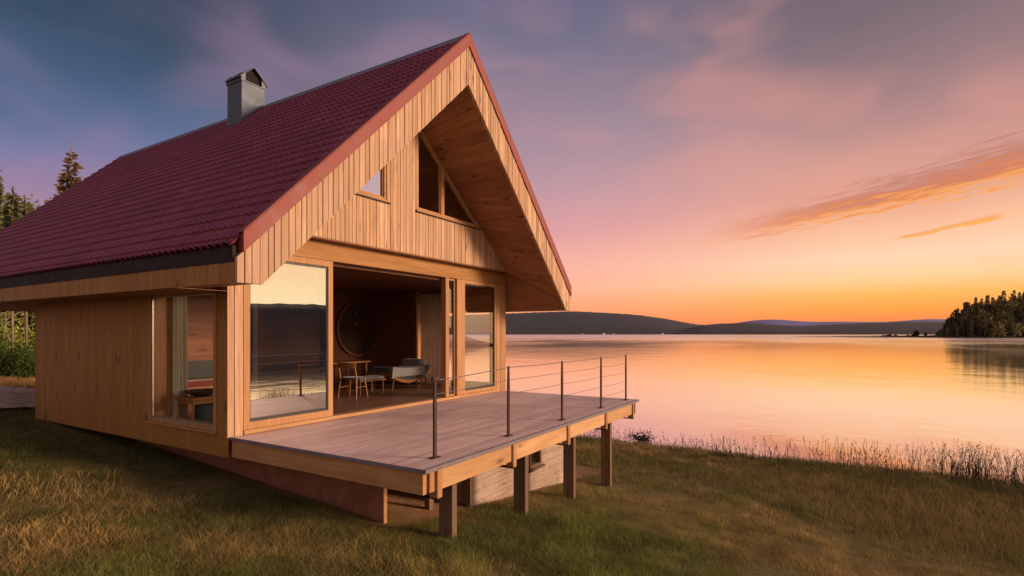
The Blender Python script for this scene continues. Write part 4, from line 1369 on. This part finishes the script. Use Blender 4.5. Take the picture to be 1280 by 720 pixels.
# ------------------------------------------------------------------ trees and shrubs
def leaf_mesh(name, pts, size, rgb, parent, mat, aspect=1.0, updir=None, drop=0.0):
    """many leaf-sized quads at pts"""
    n = len(pts); a = rng.normal(size=(n, 3)); a /= np.linalg.norm(a, axis=1)[:, None]
    if updir is not None:
        a = updir + .45 * a; a /= np.linalg.norm(a, axis=1)[:, None]
    b = np.cross(a, rng.normal(size=(n, 3))); b /= np.linalg.norm(b, axis=1)[:, None]
    s = (size * (.6 + .8 * rng.random(n)))[:, None]
    p = np.asarray(pts, float)
    P = np.stack([p, p + a * s * .55 * aspect + b * s * .45, p + a * s * 1.1 * aspect - np.array([0, 0, drop]) * s, p + a * s * .55 * aspect - b * s * .45], 1)
    c = np.repeat(rgb[:, None, :], 4, 1)
    o = mesh_np(name, P.reshape(-1, 3), np.arange(n * 4), 4, mat, c.reshape(-1, 3), parent)
    return o


def spruce(label, h, rad, seed, dens=1.0, leaf=.24, tint=(.030, .036, .016), group=None, start=.14, girth=.016):
    rs = np.random.default_rng(seed)
    t = thing('spruce_tree', label, 'tree', (0, 0, 0), group)
    mb = MB(); segs = 8; px, py = 0, 0; pts = []
    for i in range(segs + 1):
        pts.append((px, py, h * i / segs)); px += rs.normal() * .012 * h / 8; py += rs.normal() * .012 * h / 8
    for i in range(segs): mb.tube(pts[i], pts[i + 1], girth * h * (1 - i / segs) + .012, girth * h * (1 - (i + 1) / segs) + .012, 8, caps=False)
    trunk = mb.build('trunk', M['bark'], t, smooth_=True)
    P = []; U = []; C = []
    nw = int(h * 4.2 * dens)
    for w in range(nw):
        f = start + (1 - start) * (w + rs.random()) / nw
        R = rad * (1 - f) ** .92 * (.7 + .5 * rs.random()) + .02
        nb = int(4 + 5 * (1 - f) + rs.random() * 2)
        for q in range(nb):
            a = rs.random() * 6.28; L = R * (.55 + .6 * rs.random())
            if rs.random() < .12: continue
            droop = -.28 + .5 * f + rs.normal() * .08
            k = max(3, int(L / leaf * 2.6 * dens))
            for j in range(k):
                s_ = (j + rs.random()) / k
                z = f * h + L * s_ * droop + .18 * L * s_ * s_
                sp = rs.normal() * .16 * L * (1 - .5 * s_)
                P.append((cos(a) * L * s_ - sin(a) * sp, sin(a) * L * s_ + cos(a) * sp, z + rs.normal() * .04))
                U.append((cos(a) * .8 - sin(a) * np.sign(sp) * .5, sin(a) * .8 + cos(a) * np.sign(sp) * .5, -.25 + .3 * f))
                shade = (.45 + .75 * s_) * (.7 + .6 * rs.random())
                C.append((tint[0] * shade, tint[1] * shade, tint[2] * shade))
    for q in range(10):
        P.append((0, 0, h * (.95 + .008 * q))); U.append((rs.normal() * .25, rs.normal() * .25, 1)); C.append(tint)
    leaf_mesh('crown', np.array(P), leaf, np.array(C), t, M['leaf'], 1.5, np.array(U), .15)
    return t


def birch(label, h, seed, tint=(.085, .10, .022), leaf=.13, n_cl=70, per=70, group=None, name='birch_tree', bark='birchbark', low=.35, wide=.26):
    rs = np.random.default_rng(seed)
    t = thing(name, label, 'tree', (0, 0, 0), group)
    mb = MB()
    top = np.array([rs.normal() * .05 * h, rs.normal() * .05 * h, h * .92])
    pts = [np.array([0, 0, 0.0])]
    for i in range(1, 9): pts.append(top * (i / 8) + np.array([rs.normal(), rs.normal(), 0]) * .012 * h)
    for i in range(8): mb.tube(pts[i], pts[i + 1], .013 * h * (1 - i / 9) + .01, .013 * h * (1 - (i + 1) / 9) + .01, 8, caps=False)
    P = []; C = []
    for k in range(n_cl):
        f = low + (1 - low) * rs.random() ** .9
        a = rs.random() * 6.28
        prof = sin(pi * min(1, (f - low) / (1 - low) * .85 + .12)) ** .7
        L = h * wide * prof * (.5 + .6 * rs.random())
        i = min(7, int(f * 8)); b = pts[i] + (pts[i + 1] - pts[i]) * (f * 8 - i)
        e = b + np.array([cos(a) * L, sin(a) * L, L * (.35 + .3 * rs.random())])
        mb.tube(b, e, .004 * h * (1 - f) + .008, .006, 5, caps=False)
        sz = h * .055 * (.6 + .8 * rs.random()); sh = .55 + .8 * rs.random()
        m = int(per * (.5 + rs.random()))
        q = rs.normal(size=(m, 3)) * np.array([sz, sz, sz * .75]) + e
        q2 = b + (e - b) * rs.random((m // 3, 1)) + rs.normal(size=(m // 3, 3)) * sz * .4
        q = np.concatenate([q, q2])
        P.append(q); C.append(np.array(tint)[None] * sh * (.6 + .8 * rs.random((len(q), 1))))
    mb.build('trunk', M[bark], t, smooth_=True)
    leaf_mesh('crown', np.concatenate(P), leaf, np.concatenate(C), t, M['leaf'], 1.2)
    return t


def place(o, d, l, rot=0, sc_=1.0):
    x, y = fwd(d, l); o.location = (x, y, float(ground_h(x, y)) - .15); o.rotation_euler = (0, 0, rot)
    o.scale = (sc_,) * 3 if not hasattr(sc_, '__len__') else sc_


def dplace(o, d, l, rot, sc_, label, group):
    x, y = fwd(d, l)
    return dup(o, (x, y, float(ground_h(x, y)) - .15), rot, sc_, label, group)


GRP = 'conifers of the forest behind the house'
s1 = spruce('slender spruce rising above the rear end of the roof', 11.4, 2.0, 21, 2.0, .11, (.30, .20, .10))
place(s1, 30, -24.4, .3, (1.45, 1.45, 1.13))
s2 = spruce('dark spruce at the left edge behind the roof', 11.6, 2.3, 22, 2.0, .12, (.17, .18, .075))
place(s2, 29, -28.0, 1.2, 1.06)
b1 = birch('leafy birch between the two spruces behind the roof', 8.9, 31, (.20, .22, .075), .10, 150, 120)
place(b1, 27.5, -24.9, .5)
b2 = birch('small bright green birch in the gap under the eaves', 5.2, 33, (.40, .44, .07), .09, 80, 80, low=.22, wide=.34)
place(b2, 24.5, -23.1, .9)
rt = random.Random(5)
used = [(30, -24.4), (29, -27.6), (27.5, -24.4), (24.5, -23.1)]
cnt = 0
for k in range(400):
    d = rt.uniform(25, 46); l = -d * rt.uniform(.62, 1.15)
    x, y = fwd(d, l)
    if x > 10.5 or y < 21: continue
    if min(math.hypot(d - a, l - b) for a, b in used) < 1.9: continue
    used.append((d, l)); cnt += 1
    top_lim = (1.5 + 185 / F * d) / 11.5            # keep the forest's outline below the roof line's trees
    sc_ = min(rt.uniform(.75, 1.05), top_lim * rt.uniform(.8, 1.0))
    dplace(s2 if rt.random() < .6 else s1, d, l, rt.random() * 6, (sc_ * rt.uniform(.8, 1.1), sc_ * rt.uniform(.8, 1.1), sc_), 'spruce among the crowded trees of the forest behind the house', GRP)
    if cnt >= 46: break
# bare lower trunks at the edge (pines), and low shrubs
p1 = spruce('tall pine with a bare lower trunk at the forest edge', 8.0, 1.3, 41, 1.4, .14, (.16, .17, .07), start=.52, girth=.0065)
place(p1, 23.0, -21.2, .2)
for ch_ in p1.children:
    if ch_.name.startswith('trunk'):
        ch_.scale = (1.0, 1.0, 1.0)
PG = 'pines with bare trunks at the forest edge'
p1['group'] = PG; p1['label'] = 'pine with a pale bare trunk at the forest edge'
p1.name = 'pine_tree'
for d, l, s_ in ((22.4, -20.1, .9), (24.2, -21.8, 1.0), (23.6, -22.9, .95), (25.5, -22.6, .9)):
    dplace(p1, d, l, l, s_, 'pine with a pale bare trunk at the forest edge', PG)


def shrub(label, h, w, seed, tint, group=None, n=1500, leaf=.09):
    rs = np.random.default_rng(seed)
    t = thing('shrub', label, 'shrub', (0, 0, 0), group)
    mb = MB(); P = []; C = []
    for k in range(16):
        a = rs.random() * 6.28; e = np.array([cos(a) * w * .5 * rs.random(), sin(a) * w * .5 * rs.random(), h * (.5 + .5 * rs.random())])
        mb.tube((0, 0, 0), e, .012, .005, 5, caps=False)
        m = n // 16; q = e * (.35 + .7 * rs.random((m, 1))) + rs.normal(size=(m, 3)) * w * .13
        q[:, 2] = np.abs(q[:, 2]); P.append(q); C.append(np.array(tint)[None] * (.6 + .9 * rs.random()) * (.6 + .8 * rs.random((m, 1))))
    mb.build('stems', M['bark'], t); leaf_mesh('foliage', np.concatenate(P), leaf, np.concatenate(C), t, M['leaf'], 1.3)
    return t


sh = shrub('bright green shrub in the undergrowth at the forest edge', 1.5, 1.9, 51, (.20, .27, .055), 'shrubs along the forest edge')
place(sh, 21.5, -20.0)
for d, l, s_ in ((21.3, -19.0, .8), (22.0, -21.0, 1.0), (21.7, -18.2, .7), (22.8, -22.2, 1.1), (21.9, -19.6, .9), (22.4, -23.2, .9)):
    dplace(sh, d, l, d * 7, s_, 'bright green shrub in the undergrowth at the forest edge', 'shrubs along the forest edge')
bs = shrub('dark low bush at the water edge beyond the deck', .24, .95, 61, (.02, .016, .012), None, 700, .045)
bs.scale = (1, 1, .9)
x, y = 14.6, -1.35
bs.location = (x, y, LAKE + .02)

# trees of the peninsula: seen small, so one light mesh per kind, copied
def far_conifer(label, h, r, seed, tint, group):
    rs = np.random.default_rng(seed)
    P = []; C = []; U = []
    t = thing('spruce_tree', label, 'tree', (0, 0, 0), group)
    for k in range(420):
        f = .02 + .98 * rs.random() ** 1.15; a = rs.random() * 6.28; R = r * (1 - f) ** .9 * (.4 + .75 * rs.random()) + .05
        P.append((cos(a) * R * .5, sin(a) * R * .5, f * h)); U.append((cos(a), sin(a), -.15)); C.append(np.array(tint) * rs.uniform(.4, 1.5) * (.55 + .6 * f))
    for k in range(8): P.append((0, 0, h * (.9 + .012 * k))); U.append((rs.normal() * .2, rs.normal() * .2, 1)); C.append(np.array(tint))
    mb = MB(); mb.tube((0, 0, 0), (0, 0, h * .9), .3, .08, 6, caps=False); mb.build('trunk', M['bark'], t)
    leaf_mesh('crown', np.array(P), .85, np.array(C), t, M['leaf'], 1.4, np.array(U), .2)
    return t


def far_broad(label, h, r, seed, tint, group):
    rs = np.random.default_rng(seed)
    t = thing('birch_tree', label, 'tree', (0, 0, 0), group)
    P = []; C = []
    for k in range(20):
        c = np.array([rs.normal() * r * .42, rs.normal() * r * .42, h * (.18 + .75 * rs.random())]); sh_ = rs.uniform(.6, 1.5)
        q = c + rs.normal(size=(24, 3)) * r * .28; P.append(q); C.append(np.tile(np.array(tint) * sh_, (24, 1)) * rs.uniform(.6, 1.4, (24, 1)))
    mb = MB(); mb.tube((0, 0, 0), (0, 0, h * .7), .3, .1, 6, caps=False); mb.build('trunk', M['birchbark'], t)
    leaf_mesh('crown', np.concatenate(P), 1.05, np.concatenate(C), t, M['leaf'], 1.1)
    return t


PL = 'dark spruce in the wood on the peninsula across the lake'
BL = 'yellow-green birch in the wood on the peninsula across the lake'
fc = [far_conifer(PL, 19.5, 2.7, 71 + i, c, 'spruces on the peninsula') for i, c in enumerate(((.095, .070, .042), (.12, .09, .048)))]
fb = far_broad(BL, 13, 4.0, 75, (.27, .215, .07), 'birches on the peninsula')
rp = random.Random(9); spots = []; quo = []; k = 0
while len(spots) < 285 and k < 40000:
    k += 1
    d = 452 + 100 * rp.random() ** 1.2; q_ = .788 + .21 * rp.random() ** 1.05; l = q_ * d
    if min([math.hypot(l - a, d - b) for a, b in spots] or [99]) < 3.2: continue
    spots.append((l, d)); quo.append(q_)
first = {0: 0, 1: 0, 2: 0}
for (l, d), q_ in zip(spots, quo):
    x, y = fwd(d, l); z = float(pen_h(np.array(l), np.array(d)))
    small = np.interp(q_ , [.788, .80, .82, .85], [.24, .45, .66, .82])
    which = 2 if (rp.random() < .45 and q_ > .86) else rp.randint(0, 1)
    src = (fc + [fb])[which]
    s_ = small * rp.choice((rp.uniform(.62, .85), rp.uniform(.8, 1.0), rp.uniform(.95, 1.2))); sz = (s_ * rp.uniform(.9, 1.2),) * 2 + (s_,)
    if not first[which]:
        first[which] = 1; src.location = (x, y, z); src.scale = sz
    else: dup(src, (x, y, z), rp.random() * 6, sz)
# bushes on the spit
fs = far_broad('rounded bush standing alone on the low spit', 6.5, 2.2, 78, (.085, .065, .024), None)
x, y = fwd(640, (1146 - 640) / F * 640); fs.location = (x, y, LAKE + .6); fs.name = 'bush'
for k in range(26):
    l = rp.uniform(425, 520) if k < 6 else rp.uniform(500, 620); d = rp.uniform(640, 668); x, y = fwd(d, l)
    dup(fs, (x, y, LAKE + .5), rp.random() * 6, (rp.uniform(.5, 1), rp.uniform(.5, 1), rp.uniform(.15, .3) if k < 6 else rp.uniform(.3, .75)), 'low bush in the scrub along the far spit', 'bushes on the far spit')

# cottages on the far shore
cg = 'cottages on the far shore'
ct = thing('cottage', 'tiny pale cottage at the foot of the far hill', 'house', (0, 0, 0), cg)
mb = MB(); mb.box(-4, 4, -3, 3, 0, 3.2); mb.build('wall', M['whitewash'], ct)
mb = MB(); mb.prism([(-4.5, -3.4, 3.1), (-4.5, 3.4, 3.1), (-4.5, 0, 5.6)], (9, 0, 0)); mb.build('roof', M['hill_b'], ct)
for i, px in enumerate((754, 767, 828, 853, 728)):
    d = 1590; x, y = fwd(d, (px - 640) / F * d)
    if i == 0: ct.location = (x, y, LAKE + .4); ct.rotation_euler = (0, 0, 1)
    else: dup(ct, (x, y, LAKE + .4), 1 + i, .8)
